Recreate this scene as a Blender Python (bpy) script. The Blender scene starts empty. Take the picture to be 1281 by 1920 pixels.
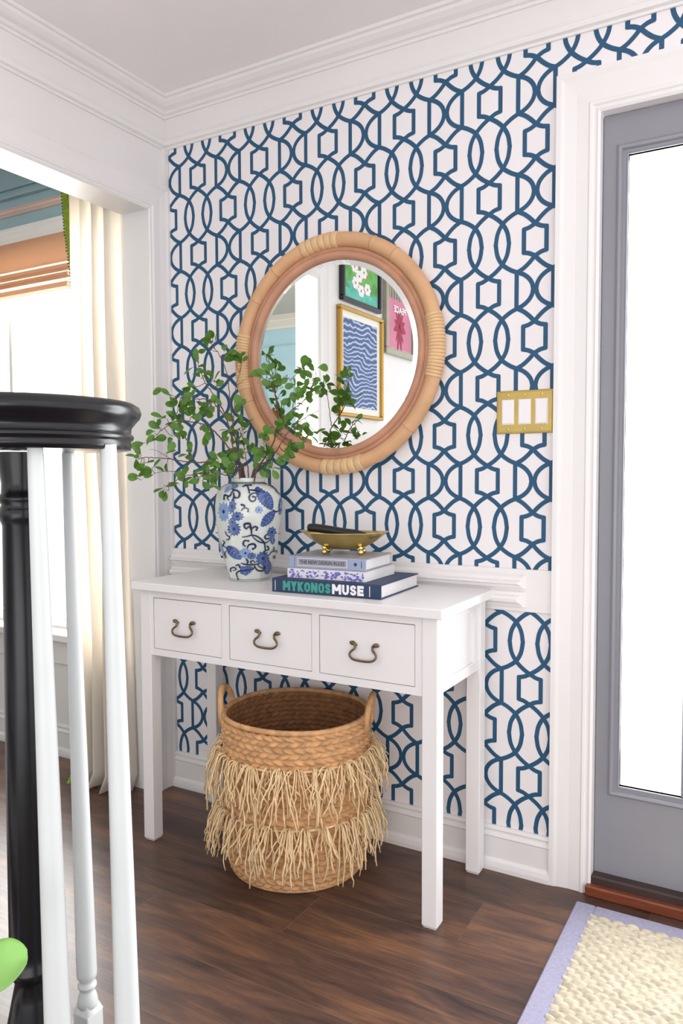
import bpy, math, random
from mathutils import Vector, Matrix
from math import sin, cos, pi, radians as R_

# ------------------------------------------------------------------ camera, world, lights, exposure
S = bpy.context.scene
COL = S.collection
CP = Vector((1.9171, -2.1027, 1.1416)); YAW, PIT, ROL, FPX = .5238, -.0508, -.0033, 1441.1
FW = Vector((-sin(YAW)*cos(PIT), cos(YAW)*cos(PIT), sin(PIT)))
_r = Vector((cos(YAW), sin(YAW), 0)); _u = _r.cross(FW)
RT = _r*cos(ROL) + _u*sin(ROL); UP = -_r*sin(ROL) + _u*cos(ROL)
cd = bpy.data.cameras.new('camera'); cam = bpy.data.objects.new('camera', cd); COL.objects.link(cam)
M = Matrix((RT, UP, -FW)).transposed().to_4x4(); M.translation = CP; cam.matrix_world = M
cd.sensor_fit = 'VERTICAL'; cd.sensor_height = 36; cd.lens = FPX/1920*36; cd.clip_start = .02
S.camera = cam
def at(px, py, w):
    return CP + (FW + RT*(px-640.5)/FPX - UP*(py-960)/FPX)*w

wd = bpy.data.worlds.new('World'); S.world = wd; wd.use_nodes = True
bg = wd.node_tree.nodes['Background']; bg.inputs[0].default_value = (.985, .985, 1, 1); bg.inputs[1].default_value = 1.25
def area(name, loc, rot, sx, sy, e, c=(1, 1, 1)):
    l = bpy.data.lights.new(name, 'AREA'); l.shape = 'RECTANGLE'; l.size = sx; l.size_y = sy; l.energy = e; l.color = c
    o = bpy.data.objects.new(name, l); COL.objects.link(o); o.location = loc; o.rotation_euler = rot; return o
area('daylight_front_door', (2.05, .45, 1.25), (R_(-90), 0, 0), 1.3, 2.0, 78, (1, .99, 1))
area('daylight_dining_window', (-1.15, .5, 1.35), (R_(-90), 0, 0), 1.7, 1.7, 170, (1, .99, .98))
area('fill_room_side', (3.6, -2.6, 1.7), (R_(80), 0, R_(62)), 1.6, 1.6, 2.5, (1, .97, .96))  # added soft fill from the unseen side of the room, no window there
area('fill_ceiling', (2.3, -3.7, .7), (R_(128), 0, R_(10)), 2.0, 1.2, 11, (1, .985, .98))  # added low fill tilted upward to brighten the ceiling, not a real source
S.view_settings.view_transform = 'Standard'; S.view_settings.look = 'None'
S.view_settings.gamma = 1; S.view_settings.use_curve_mapping = False
S.view_settings.exposure = .5

# ------------------------------------------------------------------ materials
def srgb(r, g, b):
    f = lambda c: (c/255/12.92) if c/255 <= .04045 else ((c/255+.055)/1.055)**2.4
    return (f(r), f(g), f(b), 1)
def mat(name, c, rough=.5, metal=0., var=0., vscale=8., bump=0., bscale=60., coat=0., stretch=None, spec=.5):
    m = bpy.data.materials.new(name); m.use_nodes = True; N = m.node_tree.nodes; L = m.node_tree.links
    b = N['Principled BSDF']; b.inputs['Base Color'].default_value = c; b.inputs['Roughness'].default_value = rough
    b.inputs['Metallic'].default_value = metal; b.inputs['Coat Weight'].default_value = coat; b.inputs['Specular IOR Level'].default_value = spec
    tc = N.new('ShaderNodeTexCoord'); mp = N.new('ShaderNodeMapping'); L.new(tc.outputs['Object'], mp.inputs[0])
    if stretch: mp.inputs['Scale'].default_value = stretch
    n = N.new('ShaderNodeTexNoise'); n.inputs['Scale'].default_value = vscale; n.inputs['Detail'].default_value = 5; L.new(mp.outputs[0], n.inputs[0])
    h = N.new('ShaderNodeHueSaturation'); h.inputs['Color'].default_value = c
    mr = N.new('ShaderNodeMapRange'); mr.inputs[1].default_value = .3; mr.inputs[2].default_value = .7
    mr.inputs[3].default_value = 1-var; mr.inputs[4].default_value = 1+var
    L.new(n.outputs[0], mr.inputs[0]); L.new(mr.outputs[0], h.inputs['Value']); L.new(h.outputs[0], b.inputs['Base Color'])
    if bump:
        n2 = N.new('ShaderNodeTexNoise'); n2.inputs['Scale'].default_value = bscale; n2.inputs['Detail'].default_value = 4; L.new(mp.outputs[0], n2.inputs[0])
        bp = N.new('ShaderNodeBump'); bp.inputs['Strength'].default_value = bump; bp.inputs['Distance'].default_value = .002
        L.new(n2.outputs[0], bp.inputs['Height']); L.new(bp.outputs[0], b.inputs['Normal'])
    return m
def node_mix(N, L, typ, fac, a, b):
    x = N.new('ShaderNodeMix'); x.data_type = 'RGBA'; x.blend_type = typ
    for s, v in ((0, fac), (6, a), (7, b)):
        if hasattr(v, 'is_linked'): L.new(v, x.inputs[s])
        else: x.inputs[s].default_value = v
    return x.outputs[2]
WH = mat('painted_trim', srgb(232, 229, 228), .38, var=.012, vscale=3)
CEI = mat('ceiling_paint', srgb(243, 238, 239), .9, var=.01)
WPW = mat('wallpaper_ground', srgb(236, 231, 232), .7, var=.012, vscale=12)
WPB = mat('wallpaper_ink', srgb(28, 80, 114), .6, var=.05, vscale=30)
TBL = mat('table_paint', srgb(236, 233, 233), .32, var=.01, vscale=5)
BLU = mat('blue_wall', srgb(158, 186, 194), .6, var=.03)
BLUT = mat('blue_trim', srgb(150, 174, 184), .4, var=.03)
CRM = mat('cream_ceiling', srgb(200, 192, 180), .8, var=.01)
TAN = mat('rose_tan_rail', srgb(216, 188, 178), .35, var=.05)
GAP = mat('dark_gap', srgb(60, 52, 50), .9)
BLK = mat('black_lacquer', srgb(13, 14, 19), .24, var=.25, vscale=14, bump=.2, bscale=22, spec=.38)
BAL = mat('baluster_paint', srgb(206, 210, 210), .35, var=.03, vscale=9, bump=.1, bscale=30)
RAT = mat('rattan', srgb(212, 166, 124), .5, var=.13, vscale=9, bump=.3, bscale=120)
RATI = mat('rattan_inner', srgb(190, 140, 112), .5, var=.16, vscale=12, bump=.3, bscale=120)
WRAP = mat('rattan_binding', srgb(222, 184, 138), .5, var=.08, vscale=20)
BRS = mat('brass', srgb(228, 206, 138), .24, 1., var=.16, vscale=25, bump=.1, bscale=40)
BRD = mat('brushed_brass', srgb(186, 162, 96), .38, .9, var=.12, vscale=14)
ABR = mat('antique_bronze', srgb(122, 104, 78), .38, .85, var=.15, vscale=60)
POR = mat('porcelain', srgb(212, 218, 212), .12, coat=.5, var=.01)
VB1 = mat('cobalt_wash', srgb(60, 86, 146), .14, coat=.4, var=.3, vscale=90)
VB2 = mat('cobalt_dark', srgb(30, 38, 76), .14, coat=.4, var=.2, vscale=60)
VB3 = mat('cobalt_pale', srgb(132, 158, 204), .14, coat=.4, var=.15, vscale=60)
STM = mat('twig_brown', srgb(104, 74, 66), .7, var=.2, vscale=60)
LF = mat('leaf_green', srgb(84, 128, 46), .42, var=.4, vscale=22)
LF2 = mat('leaf_light', srgb(156, 204, 116), .5, var=.2, vscale=22)
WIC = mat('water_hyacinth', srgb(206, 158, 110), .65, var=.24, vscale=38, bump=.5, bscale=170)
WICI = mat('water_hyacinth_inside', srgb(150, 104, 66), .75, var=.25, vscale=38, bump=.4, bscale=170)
RAF = mat('raffia', srgb(240, 212, 166), .6, var=.16, vscale=60)
GRY = mat('grey_door_paint', srgb(138, 138, 146), .28, var=.02)
THR = mat('stained_threshold', srgb(122, 64, 42), .3, var=.2, vscale=20, stretch=(1, 6, 6), bump=.1)
SIL = mat('dark_sill', srgb(58, 42, 38), .45, var=.2)
RUGB = mat('blue_linen_binding', srgb(154, 152, 174), .85, var=.09, vscale=120, bump=.5, bscale=500)
SEA = mat('seagrass', srgb(192, 182, 160), .75, var=.22, vscale=60, bump=.5, bscale=300, stretch=(1, 3, 1))
CUR = mat('curtain_linen', srgb(238, 232, 224), .9, var=.015, vscale=30)
GRN = mat('green_trim', srgb(132, 152, 40), .85, var=.25, vscale=90)
GRD = mat('green_bead', srgb(52, 92, 40), .8, var=.2)
SWW = mat('switch_white', srgb(238, 234, 236), .35)
PAG = mat('page_edges', srgb(226, 224, 224), .8, var=.08, vscale=60, stretch=(1, 1, 30))
MIR = mat('mirror_silver', (.9, .92, .91, 1), .0, 1.)
BKN = mat('navy_cloth', srgb(34, 56, 88), .5, var=.04)
BKG = mat('grey_blue_cover', srgb(148, 160, 186), .5, var=.04)
BKT = mat('grey_cover_top', srgb(150, 148, 150), .35, var=.06)
TEAL = mat('teal_print', srgb(58, 150, 136), .5)
WHP = mat('white_print', srgb(236, 234, 236), .5)
NAV = mat('navy_print', srgb(44, 62, 104), .5)
CIT = mat('chinoiserie_white', srgb(226, 222, 230), .4)
VIO = mat('chinoiserie_violet', srgb(112, 112, 190), .4, var=.35, vscale=140)
BLC = mat('black_leather', srgb(24, 27, 34), .38, var=.1, bump=.3, bscale=200)
GFR = mat('gold_frame', srgb(190, 150, 70), .35, .7, var=.05)
SFR = mat('silver_frame', srgb(160, 156, 138), .35, .6, var=.06)
BFR = mat('black_frame', srgb(26, 28, 40), .35)
MAT_ = mat('picture_mount', srgb(240, 238, 228), .8)
PNK = mat('pink_print', srgb(206, 124, 152), .6, var=.06)
CRIM = mat('crimson_print', srgb(160, 42, 70), .6)
GPR = mat('green_print', srgb(84, 134, 100), .6, var=.3, vscale=30)
GP2 = mat('leafgreen_print', srgb(96, 168, 84), .6, var=.4, vscale=18)
TQP = mat('turquoise_print', srgb(92, 186, 166), .6, var=.2, vscale=22)
ORP = mat('rust_print', srgb(188, 108, 62), .6, var=.2)
BST = mat('floor_step_wood', srgb(70, 50, 42), .35, var=.2)
TER = mat('terracotta', srgb(170, 110, 84), .8, var=.1)
OAK = mat('oak_shelf', srgb(150, 104, 56), .5, var=.15)

def translucent(m, f, c=None):
    N = m.node_tree.nodes; L = m.node_tree.links; b = N['Principled BSDF']; o = N['Material Output']
    t = N.new('ShaderNodeBsdfTranslucent'); x = N.new('ShaderNodeMixShader'); x.inputs[0].default_value = f
    t.inputs[0].default_value = c or b.inputs['Base Color'].default_value
    L.new(b.outputs[0], x.inputs[1]); L.new(t.outputs[0], x.inputs[2]); L.new(x.outputs[0], o.inputs[0])
translucent(CUR, .45, srgb(250, 244, 234)); translucent(LF, .2, srgb(110, 160, 50)); translucent(LF2, .35, srgb(150, 210, 100))
def glass(name):
    m = bpy.data.materials.new(name); m.use_nodes = True; N = m.node_tree.nodes; L = m.node_tree.links
    t = N.new('ShaderNodeBsdfTransparent'); t.inputs[0].default_value = (.97, .98, .98, 1)
    g = N.new('ShaderNodeBsdfGlossy'); g.inputs['Roughness'].default_value = .02
    x = N.new('ShaderNodeMixShader'); x.inputs[0].default_value = .05
    L.new(t.outputs[0], x.inputs[1]); L.new(g.outputs[0], x.inputs[2]); L.new(x.outputs[0], N['Material Output'].inputs[0])
    return m
GLS = glass('window_glass')

def floor_mat():
    m = bpy.data.materials.new('dark_plank_floor'); m.use_nodes = True; N = m.node_tree.nodes; L = m.node_tree.links; b = N['Principled BSDF']
    tc = N.new('ShaderNodeTexCoord'); sx = N.new('ShaderNodeSeparateXYZ'); L.new(tc.outputs['Object'], sx.inputs[0])
    def mth(op, a, b_=None, c=None):
        q = N.new('ShaderNodeMath'); q.operation = op
        for k_, v_ in enumerate((a, b_, c)):
            if v_ is None: continue
            if hasattr(v_, 'is_linked'): L.new(v_, q.inputs[k_])
            else: q.inputs[k_].default_value = v_
        return q.outputs[0]
    RH, PL = .1875, 1.35
    yy = mth('DIVIDE', mth('ADD', sx.outputs[1], .3835), RH); row = mth('FLOOR', yy); fy = mth('FRACT', yy)
    xx = mth('DIVIDE', mth('SUBTRACT', mth('SUBTRACT', sx.outputs[0], mth('MULTIPLY', row, .393)), 1.248), PL); colm = mth('FLOOR', xx); fx_ = mth('FRACT', xx)
    ex = mth('MULTIPLY', mth('MINIMUM', fx_, mth('SUBTRACT', 1., fx_)), PL); ey = mth('MULTIPLY', mth('MINIMUM', fy, mth('SUBTRACT', 1., fy)), RH)
    seam = mth('LESS_THAN', mth('MINIMUM', ex, ey), .0007)
    cv = N.new('ShaderNodeCombineXYZ'); L.new(row, cv.inputs[0]); L.new(colm, cv.inputs[1]); wn = N.new('ShaderNodeTexWhiteNoise'); L.new(cv.outputs[0], wn.inputs[0])
    sc = N.new('ShaderNodeVectorMath'); sc.operation = 'MULTIPLY'; sc.inputs[1].default_value = (7, 7, 7); L.new(wn.outputs[1], sc.inputs[0])
    ad = N.new('ShaderNodeVectorMath'); L.new(tc.outputs['Object'], ad.inputs[0]); L.new(sc.outputs[0], ad.inputs[1])
    st = N.new('ShaderNodeVectorMath'); st.operation = 'MULTIPLY'; st.inputs[1].default_value = (1.7, 9, 1); L.new(ad.outputs[0], st.inputs[0])
    n1 = N.new('ShaderNodeTexNoise'); n1.inputs['Scale'].default_value = 1.6; n1.inputs['Detail'].default_value = 7; n1.inputs['Roughness'].default_value = .62; n1.inputs['Distortion'].default_value = .9; L.new(st.outputs[0], n1.inputs[0])
    st2 = N.new('ShaderNodeVectorMath'); st2.operation = 'MULTIPLY'; st2.inputs[1].default_value = (7, 120, 1); L.new(ad.outputs[0], st2.inputs[0])
    n2 = N.new('ShaderNodeTexNoise'); n2.inputs['Scale'].default_value = 1.2; n2.inputs['Detail'].default_value = 6; L.new(st2.outputs[0], n2.inputs[0])
    r = N.new('ShaderNodeValToRGB'); L.new(n1.outputs[0], r.inputs[0]); e = r.color_ramp.elements
    e[0].position = .28; e[0].color = srgb(58, 44, 41); e[1].position = .74; e[1].color = srgb(140, 98, 70)
    a = e.new(.45); a.color = srgb(86, 63, 55); a = e.new(.58); a.color = srgb(108, 78, 62)
    c = node_mix(N, L, 'MULTIPLY', .6, r.outputs[0], n2.outputs[1])
    hs = N.new('ShaderNodeHueSaturation'); L.new(c, hs.inputs['Color'])
    mr = N.new('ShaderNodeMapRange'); L.new(wn.outputs[0], mr.inputs[0]); mr.inputs[3].default_value = .78; mr.inputs[4].default_value = 1.28; L.new(mr.outputs[0], hs.inputs['Value'])
    fin = node_mix(N, L, 'MIX', seam, hs.outputs[0], srgb(112, 90, 74)); L.new(fin, b.inputs['Base Color'])
    # desaturate noise colour influence by using value only
    b.inputs['Roughness'].default_value = .36; b.inputs['Specular IOR Level'].default_value = .45
    bp = N.new('ShaderNodeBump'); bp.inputs['Strength'].default_value = .25; bp.inputs['Distance'].default_value = .001; L.new(n2.outputs[0], bp.inputs['Height']); L.new(bp.outputs[0], b.inputs['Normal'])
    bw = N.new('ShaderNodeRGBToBW'); L.new(n2.outputs[1], bw.inputs[0])
    for l in list(L):
        if l.from_node == n2 and l.from_socket == n2.outputs[1] and l.to_node.type == 'MIX':
            s = l.to_socket; L.remove(l)
            mm = N.new('ShaderNodeMapRange'); mm.inputs[1].default_value = .3; mm.inputs[2].default_value = .7; mm.inputs[3].default_value = .55; mm.inputs[4].default_value = 1.15
            L.new(n2.outputs[0], mm.inputs[0]); L.new(mm.outputs[0], s)
    return m
FLR = floor_mat()
def woven_mat():
    m = bpy.data.materials.new('woven_wood_shade'); m.use_nodes = True; N = m.node_tree.nodes; L = m.node_tree.links; b = N['Principled BSDF']
    tc = N.new('ShaderNodeTexCoord'); w = N.new('ShaderNodeTexWave'); w.bands_direction = 'Z'; w.inputs['Scale'].default_value = 75; w.inputs['Distortion'].default_value = 1.6; w.inputs['Detail'].default_value = 3
    L.new(tc.outputs['Object'], w.inputs[0]); r = N.new('ShaderNodeValToRGB'); r.color_ramp.elements[0].color = srgb(158, 126, 106); r.color_ramp.elements[1].color = srgb(200, 170, 148)
    L.new(w.outputs[0], r.inputs[0]); L.new(r.outputs[0], b.inputs['Base Color']); b.inputs['Roughness'].default_value = .7
    translucent(m, .3, srgb(214, 180, 150)); return m
WOV = woven_mat()

# ------------------------------------------------------------------ mesh helpers
class G:
    def __init__(s): s.v = []; s.f = []; s.m = []; s.s = []
    def add(s, vs, fs, mi=0, sm=False):
        o = len(s.v); s.v += [tuple(v) for v in vs]
        for f in fs: s.f.append([i+o for i in f]); s.m.append(mi); s.s.append(sm)
        return s
    def box(s, x0, x1, y0, y1, z0, z1, mi=0, bv=0.):
        if bv <= 0:
            vs = [(x, y, z) for x in (x0, x1) for y in (y0, y1) for z in (z0, z1)]
            return s.add(vs, [(0, 1, 3, 2), (4, 6, 7, 5), (0, 4, 5, 1), (2, 3, 7, 6), (0, 2, 6, 4), (1, 5, 7, 3)], mi)
        b = min(bv, (x1-x0)/2.01, (y1-y0)/2.01, (z1-z0)/2.01)
        X, Y, Z = (x0, x0+b, x1-b, x1), (y0, y0+b, y1-b, y1), (z0, z0+b, z1-b, z1)
        P = {}
        vs = []
        def p(i, j, k):
            key = (i, j, k)
            if key not in P: P[key] = len(vs); vs.append((X[i], Y[j], Z[k]))
            return P[key]
        fs = []
        e = (1, 2)
        for a, sgn in ((0, -1), (3, 1)):
            q = [p(a, 1, 1), p(a, 2, 1), p(a, 2, 2), p(a, 1, 2)]; fs.append(q if sgn > 0 else q[::-1])
            q = [p(1, a, 1), p(2, a, 1), p(2, a, 2), p(1, a, 2)]; fs.append(q[::-1] if sgn > 0 else q)
            q = [p(1, 1, a), p(2, 1, a), p(2, 2, a), p(1, 2, a)]; fs.append(q if sgn > 0 else q[::-1])
        for a, ai in ((0, 1), (3, 2)):
            for c, ci in ((0, 1), (3, 2)):
                fs.append([p(a, ci, 1), p(a, ci, 2), p(ai, c, 2), p(ai, c, 1)])
                fs.append([p(a, 1, ci), p(a, 2, ci), p(ai, 2, c), p(ai, 1, c)])
                fs.append([p(1, a, ci), p(2, a, ci), p(2, ai, c), p(1, ai, c)])
                for d, di in ((0, 1), (3, 2)):
                    fs.append([p(a, ci, di), p(ai, c, di), p(ai, ci, d)])
        return s.add(vs, fs, mi)
    def prism(s, prof, path_a, path_b, n, mi=0, caps=True):
        """profile points (out, up) swept straight from a to b; out direction n, up is z; miters given through offsets (da, db): shift along path per unit out"""
        pass
    def sweep(s, prof, a, b, out, ma=0., mb=0., mi=0, sm=False):
        a, b, out = Vector(a), Vector(b), Vector(out); d = (b-a).normalized(); n = len(prof)
        vs = [a + out*o + Vector((0, 0, z)) + d*(ma*o) for o, z in prof] + [b + out*o + Vector((0, 0, z)) + d*(mb*o) for o, z in prof]
        fs = [(i, (i+1) % n, n+(i+1) % n, n+i) for i in range(n)]
        s.add(vs, fs, mi, sm); s.add(vs[:n], [list(range(n))[::-1]], mi); s.add(vs[n:], [list(range(n))], mi); return s
    def sweepdir(s, prof, a, b, e1, e2, ma=0., mb=0., mi=0):
        a, b, e1, e2 = Vector(a), Vector(b), Vector(e1), Vector(e2); d = (b-a).normalized(); n = len(prof)
        vs = [a + e1*p + e2*q + d*(ma*p) for p, q in prof] + [b + e1*p + e2*q + d*(mb*p) for p, q in prof]
        s.add(vs, [(i, (i+1) % n, n+(i+1) % n, n+i) for i in range(n)] + [list(range(n))[::-1], [n+i for i in range(n)]], mi); return s
    def tube(s, pts, rad, k=8, mi=0, closed=False, cap=True, flat=1.):
        pts = [Vector(p) for p in pts]; n = len(pts)
        if not hasattr(rad, '__len__'): rad = [rad]*n
        prev = None; rings = []
        for i, p in enumerate(pts):
            if closed: t = (pts[(i+1) % n]-pts[i-1])
            else: t = pts[min(i+1, n-1)]-pts[max(i-1, 0)]
            t = t.normalized() if t.length > 1e-9 else Vector((0, 0, 1))
            if prev is None:
                ref = Vector((0, 0, 1)) if abs(t.z) < .9 else Vector((0, 1, 0))
                u = t.cross(ref).normalized()
            else: u = (prev - t*prev.dot(t)).normalized()
            prev = u; w = t.cross(u)
            rings.append([p + (u*cos(2*pi*j/k) + w*sin(2*pi*j/k)*flat)*rad[i] for j in range(k)])
        vs = [v for r in rings for v in r]; fs = []
        for i in range(n if closed else n-1):
            a, b = i*k, ((i+1) % n)*k
            for j in range(k): fs.append((a+j, a+(j+1) % k, b+(j+1) % k, b+j))
        if cap and not closed: fs += [list(range(k))[::-1], [(n-1)*k+j for j in range(k)]]
        return s.add(vs, fs, mi, True)
    def lathe(s, prof, c=(0, 0, 0), k=48, mi=0, sm=True, f=None, close=False):
        vs = []
        for r, z in prof:
            for j in range(k):
                a = 2*pi*j/k; q = f(a, z) if f else 1
                vs.append((c[0]+r*q*cos(a), c[1]+r*q*sin(a), c[2]+z))
        n = len(prof); fs = []
        for i in range(n if close else n-1):
            for j in range(k): fs.append((i*k+j, i*k+(j+1) % k, ((i+1) % n)*k+(j+1) % k, ((i+1) % n)*k+j))
        return s.add(vs, fs, mi, sm)
    def ball(s, c, r, mi=0, k=12, sc=(1, 1, 1)):
        n = k//2
        vs = [(c[0]+r*sc[0]*sin(pi*i/n)*cos(2*pi*j/k), c[1]+r*sc[1]*sin(pi*i/n)*sin(2*pi*j/k), c[2]+r*sc[2]*cos(pi*i/n)) for i in range(n+1) for j in range(k)]
        return s.add(vs, [(i*k+j, (i+1)*k+j, (i+1)*k+(j+1) % k, i*k+(j+1) % k) for i in range(n) for j in range(k)], mi, True)
    def make(s, name, mats, parent=None, mw=None, recalc=False):
        me = bpy.data.meshes.new(name); me.from_pydata(s.v, [], s.f)
        mats = mats if isinstance(mats, (list, tuple)) else [mats]
        for m in mats: me.materials.append(m)
        me.polygons.foreach_set('material_index', s.m); me.polygons.foreach_set('use_smooth', s.s)
        if recalc:
            import bmesh
            bm = bmesh.new(); bm.from_mesh(me); bmesh.ops.recalc_face_normals(bm, faces=bm.faces); bm.to_mesh(me); bm.free()
        me.update(); o = bpy.data.objects.new(name, me); COL.objects.link(o)
        if mw is not None: o.matrix_world = mw
        if parent is not None:
            o.parent = parent
            if mw is None: o.matrix_parent_inverse = parent.matrix_world.inverted()
        return o
def tag(o, label, cat, group=None):
    o['label'] = label; o['category'] = cat
    if group: o['group'] = group
    return o
def thing(name, label, cat, loc=(0, 0, 0), rz=0, group=None):
    o = bpy.data.objects.new(name, None); COL.objects.link(o); o.location = loc; o.rotation_euler = (0, 0, rz)
    o.empty_display_size = .05; o.matrix_world = Matrix.Translation(Vector(loc)) @ Matrix.Rotation(rz, 4, 'Z')
    return tag(o, label, cat, group)
def struct(g, name, mats, **k):
    o = g.make(name, mats, recalc=True, **k); o['kind'] = 'structure'; return o
def local(g, name, mats, parent, recalc=True):
    """mesh given in the parent's local space"""
    o = g.make(name, mats, recalc=recalc); o.parent = parent; return o
def smooth(pts, n=6):
    out = []; P = [Vector(p) for p in pts]
    for i in range(len(P)-1):
        a = P[max(i-1, 0)]; b = P[i]; c = P[i+1]; d = P[min(i+2, len(P)-1)]
        for t in range(n):
            t /= n; out.append(.5*((2*b)+(c-a)*t+(2*a-5*b+4*c-d)*t*t+(3*b-3*c+d-a)*t**3))
    out.append(P[-1]); return out

# ------------------------------------------------------------------ setting: floor, ceiling, walls
g = G(); g.add([(-3.8, -3.4, 0), (3.6, -3.4, 0), (3.6, .12, 0), (-3.8, .12, 0)], [(0, 1, 2, 3)]); g.add([(-3.8, -3.4, -.05), (3.6, -3.4, -.05), (3.6, .12, -.05), (-3.8, .12, -.05)], [(0, 3, 2, 1)]); struct(g, 'floor', FLR)
H = 2.44
g = G(); g.box(-.13, 3.2, -3.3, 0, H, H+.06); struct(g, 'ceiling', CEI)
g = G(); g.box(-3.7, -.13, -3.3, 0, H, H+.06, 0); struct(g, 'ceiling', CRM)

# wallpaper: the trellis pattern as printed ribbons on the wall face
PW = .2625
def trellis():
    """segments in a cell of size 1x1 (A hexagon at the origin, B at .5,.5), drawn for the quarter cell then mirrored"""
    q = []
    q.append([(.118, 0), (.118, .119)])
    q.append([(.118, .119), (.062, .139), (0, .165), (-.05, .205), (-.09, .25), (-.151, .29)])
    q[-1] = smooth([Vector((a, b, 0)) for a, b in [(.118, .119), (.060, .133), (0, .165)]], 4)
    q.append(smooth([Vector((a, b, 0)) for a, b in [(0, .165), (.08, .219), (.151, .29), (.203, .385), (.222, .5)]], 5))
    q.append(smooth([Vector((a, b, 0)) for a, b in [(.308, .19), (.235, .225), (.151, .29), (.098, .385), (.078, .5)]], 5))
    q.append([(.308, 0), (.308, .19)])
    q.append(smooth([Vector((a, b, 0)) for a, b in [(.484, 0), (.470, .062), (.432, .118), (.375, .162), (.308, .19)]], 5))
    q.append(smooth([Vector((a, b, 0)) for a, b in [(.308, .185), (.38, .222), (.445, .276), (.5, .335)]], 4))
    q.append(smooth([Vector((a, b, 0)) for a, b in [(.5, .335), (.44, .367), (.382, .381)]], 4))
    q.append([(.382, .381), (.382, .5)])
    segs = []
    for s in q:
        for sx in (1, -1):
            for sy in (1, -1): segs.append([(p[0]*sx, p[1]*sy) for p in s])
    return segs
SEG = trellis()
def clip(poly, x0, x1, z0, z1):
    for ax, lim, sg in ((0, x0, 1), (0, x1, -1), (1, z0, 1), (1, z1, -1)):
        out = []
        for i in range(len(poly)):
            a, b = poly[i-1], poly[i]; ia, ib = (a[ax]-lim)*sg >= 0, (b[ax]-lim)*sg >= 0
            if ia != ib:
                t = (lim-a[ax])/(b[ax]-a[ax]); out.append((a[0]+(b[0]-a[0])*t, a[1]+(b[1]-a[1])*t))
            if ib: out.append(b)
        poly = out
        if len(poly) < 3: return None
    return poly
def paper(g, rect, ax, az, w=.0061):
    x0, x1, z0, z1 = rect; cnt = 0
    for i in range(int((x0-ax)/PW)-2, int((x1-ax)/PW)+3):
        for j in range(int((z0-az)/PW)-2, int((z1-az)/PW)+3):
            for si, sgm in enumerate(SEG):
                pts = [Vector((ax+(i+p[0])*PW, az+(j+p[1])*PW)) for p in sgm]
                if max(p.x for p in pts) < x0-.01 or min(p.x for p in pts) > x1+.01 or max(p.y for p in pts) < z0-.01 or min(p.y for p in pts) > z1+.01: continue
                y = -.0003-.00001*(si % 36)
                n = len(pts); off = []
                for k in range(n):
                    d0 = (pts[k]-pts[k-1]).normalized() if k else (pts[1]-pts[0]).normalized()
                    d1 = (pts[k+1]-pts[k]).normalized() if k < n-1 else d0
                    t = (d0+d1).normalized(); nn = Vector((-t.y, t.x)); off.append(nn*(w/max(.5, nn.dot(Vector((-d0.y, d0.x))))))
                for k in range(n-1):
                    a, b = pts[k], pts[k+1]; ea = (b-a).normalized()*(w*.55) if k == 0 else Vector((0, 0)); eb = (b-a).normalized()*(w*.55) if k == n-2 else Vector((0, 0))
                    p = clip([tuple(a+off[k]-ea), tuple(b+off[k+1]+eb), tuple(b-off[k+1]+eb), tuple(a-off[k]-ea)], x0, x1, z0, z1)
                    if p: g.add([(q[0], y, q[1]) for q in p], [list(range(len(p)))], 1)
DX0, DX1, DZ = 1.4845, 2.42, 2.068          # front door opening
g = G()
g.box(-.018, DX0, 0, .14, 0, H); g.box(DX1, 3.2, 0, .14, 0, H); g.box(DX0, DX1, 0, .14, DZ, H)
paper(g, (0.0, 3.0, 2.12, 2.30), 1.182, 1.9045); paper(g, (0.0, 1.45, .86, 2.12), 1.182, 1.9045); paper(g, (0.0, 1.45, .10, .77), 1.3095, .534)
o = g.make('wall_front', [WPW, WPB]); o['kind'] = 'structure'
g = G(); WX0, WX1, WZ0, WZ1 = -2.05, -.25, .50, 2.05   # dining window opening
for a in ((-3.7, WX0, 0, H), (WX1, 0, 0, H), (WX0, WX1, 0, WZ0), (WX0, WX1, WZ1, H)): g.box(a[0], a[1], 0, .14, a[2], a[3])
struct(g, 'wall_front', BLU)
g = G(); g.box(-3.7, -.13, -.008, 0, .1, .48); struct(g, 'trim_9', WH)      # white wainscot face
OY, OZ = -.098, 2.052                                  # opening in the partition
OY2 = -1.055
PX = -.018
g = G(); g.box(-.13, PX, OY, 0, 0, H); g.box(-.13, PX, OY2, OY, OZ, H); g.box(-.13, PX, -3.3, OY2, 0, H); struct(g, 'wall_left', WH)
g = G(); g.box(-3.7, -.13, -3.4, -3.3, 0, H); struct(g, 'wall_back', BLU)
g = G(); g.box(-3.8, -3.7, -3.4, .14, 0, H); struct(g, 'wall_far_left', BLU)

CROWN = [(0, 2.388), (.010, 2.388), (.012, 2.396), (.020, 2.398), (.026, 2.406), (.040, 2.412), (.052, 2.422), (.056, 2.430), (.064, 2.432), (.068, 2.4399), (0, 2.4399)]
PRAIL = [(0, 2.265), (.006, 2.265), (.008, 2.272), (.016, 2.276), (.019, 2.283), (.019, 2.289), (.012, 2.294), (.010, 2.303), (.004, 2.306), (.004, 2.388), (0, 2.388)]
PRAIL = [(o_, z+.0175) if z < 2.38 else (o_, z) for o_, z in PRAIL]
g = G(); g.sweep(CROWN, (PX, 0, 0), (3.0, 0, 0), (0, -1, 0), ma=1); struct(g, 'trim_1', WH)
g = G(); g.sweep(CROWN, (PX, -3.3, 0), (PX, 0, 0), (1, 0, 0), mb=-1); struct(g, 'trim_2', WH)
g = G(); g.sweep(PRAIL, (PX, 0, 0), (3.0, 0, 0), (0, -1, 0), ma=1); struct(g, 'trim_3', WH)
g = G(); g.sweep(PRAIL, (PX, -3.3, 0), (PX, 0, 0), (1, 0, 0), mb=-1); struct(g, 'trim_4', WH)
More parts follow.
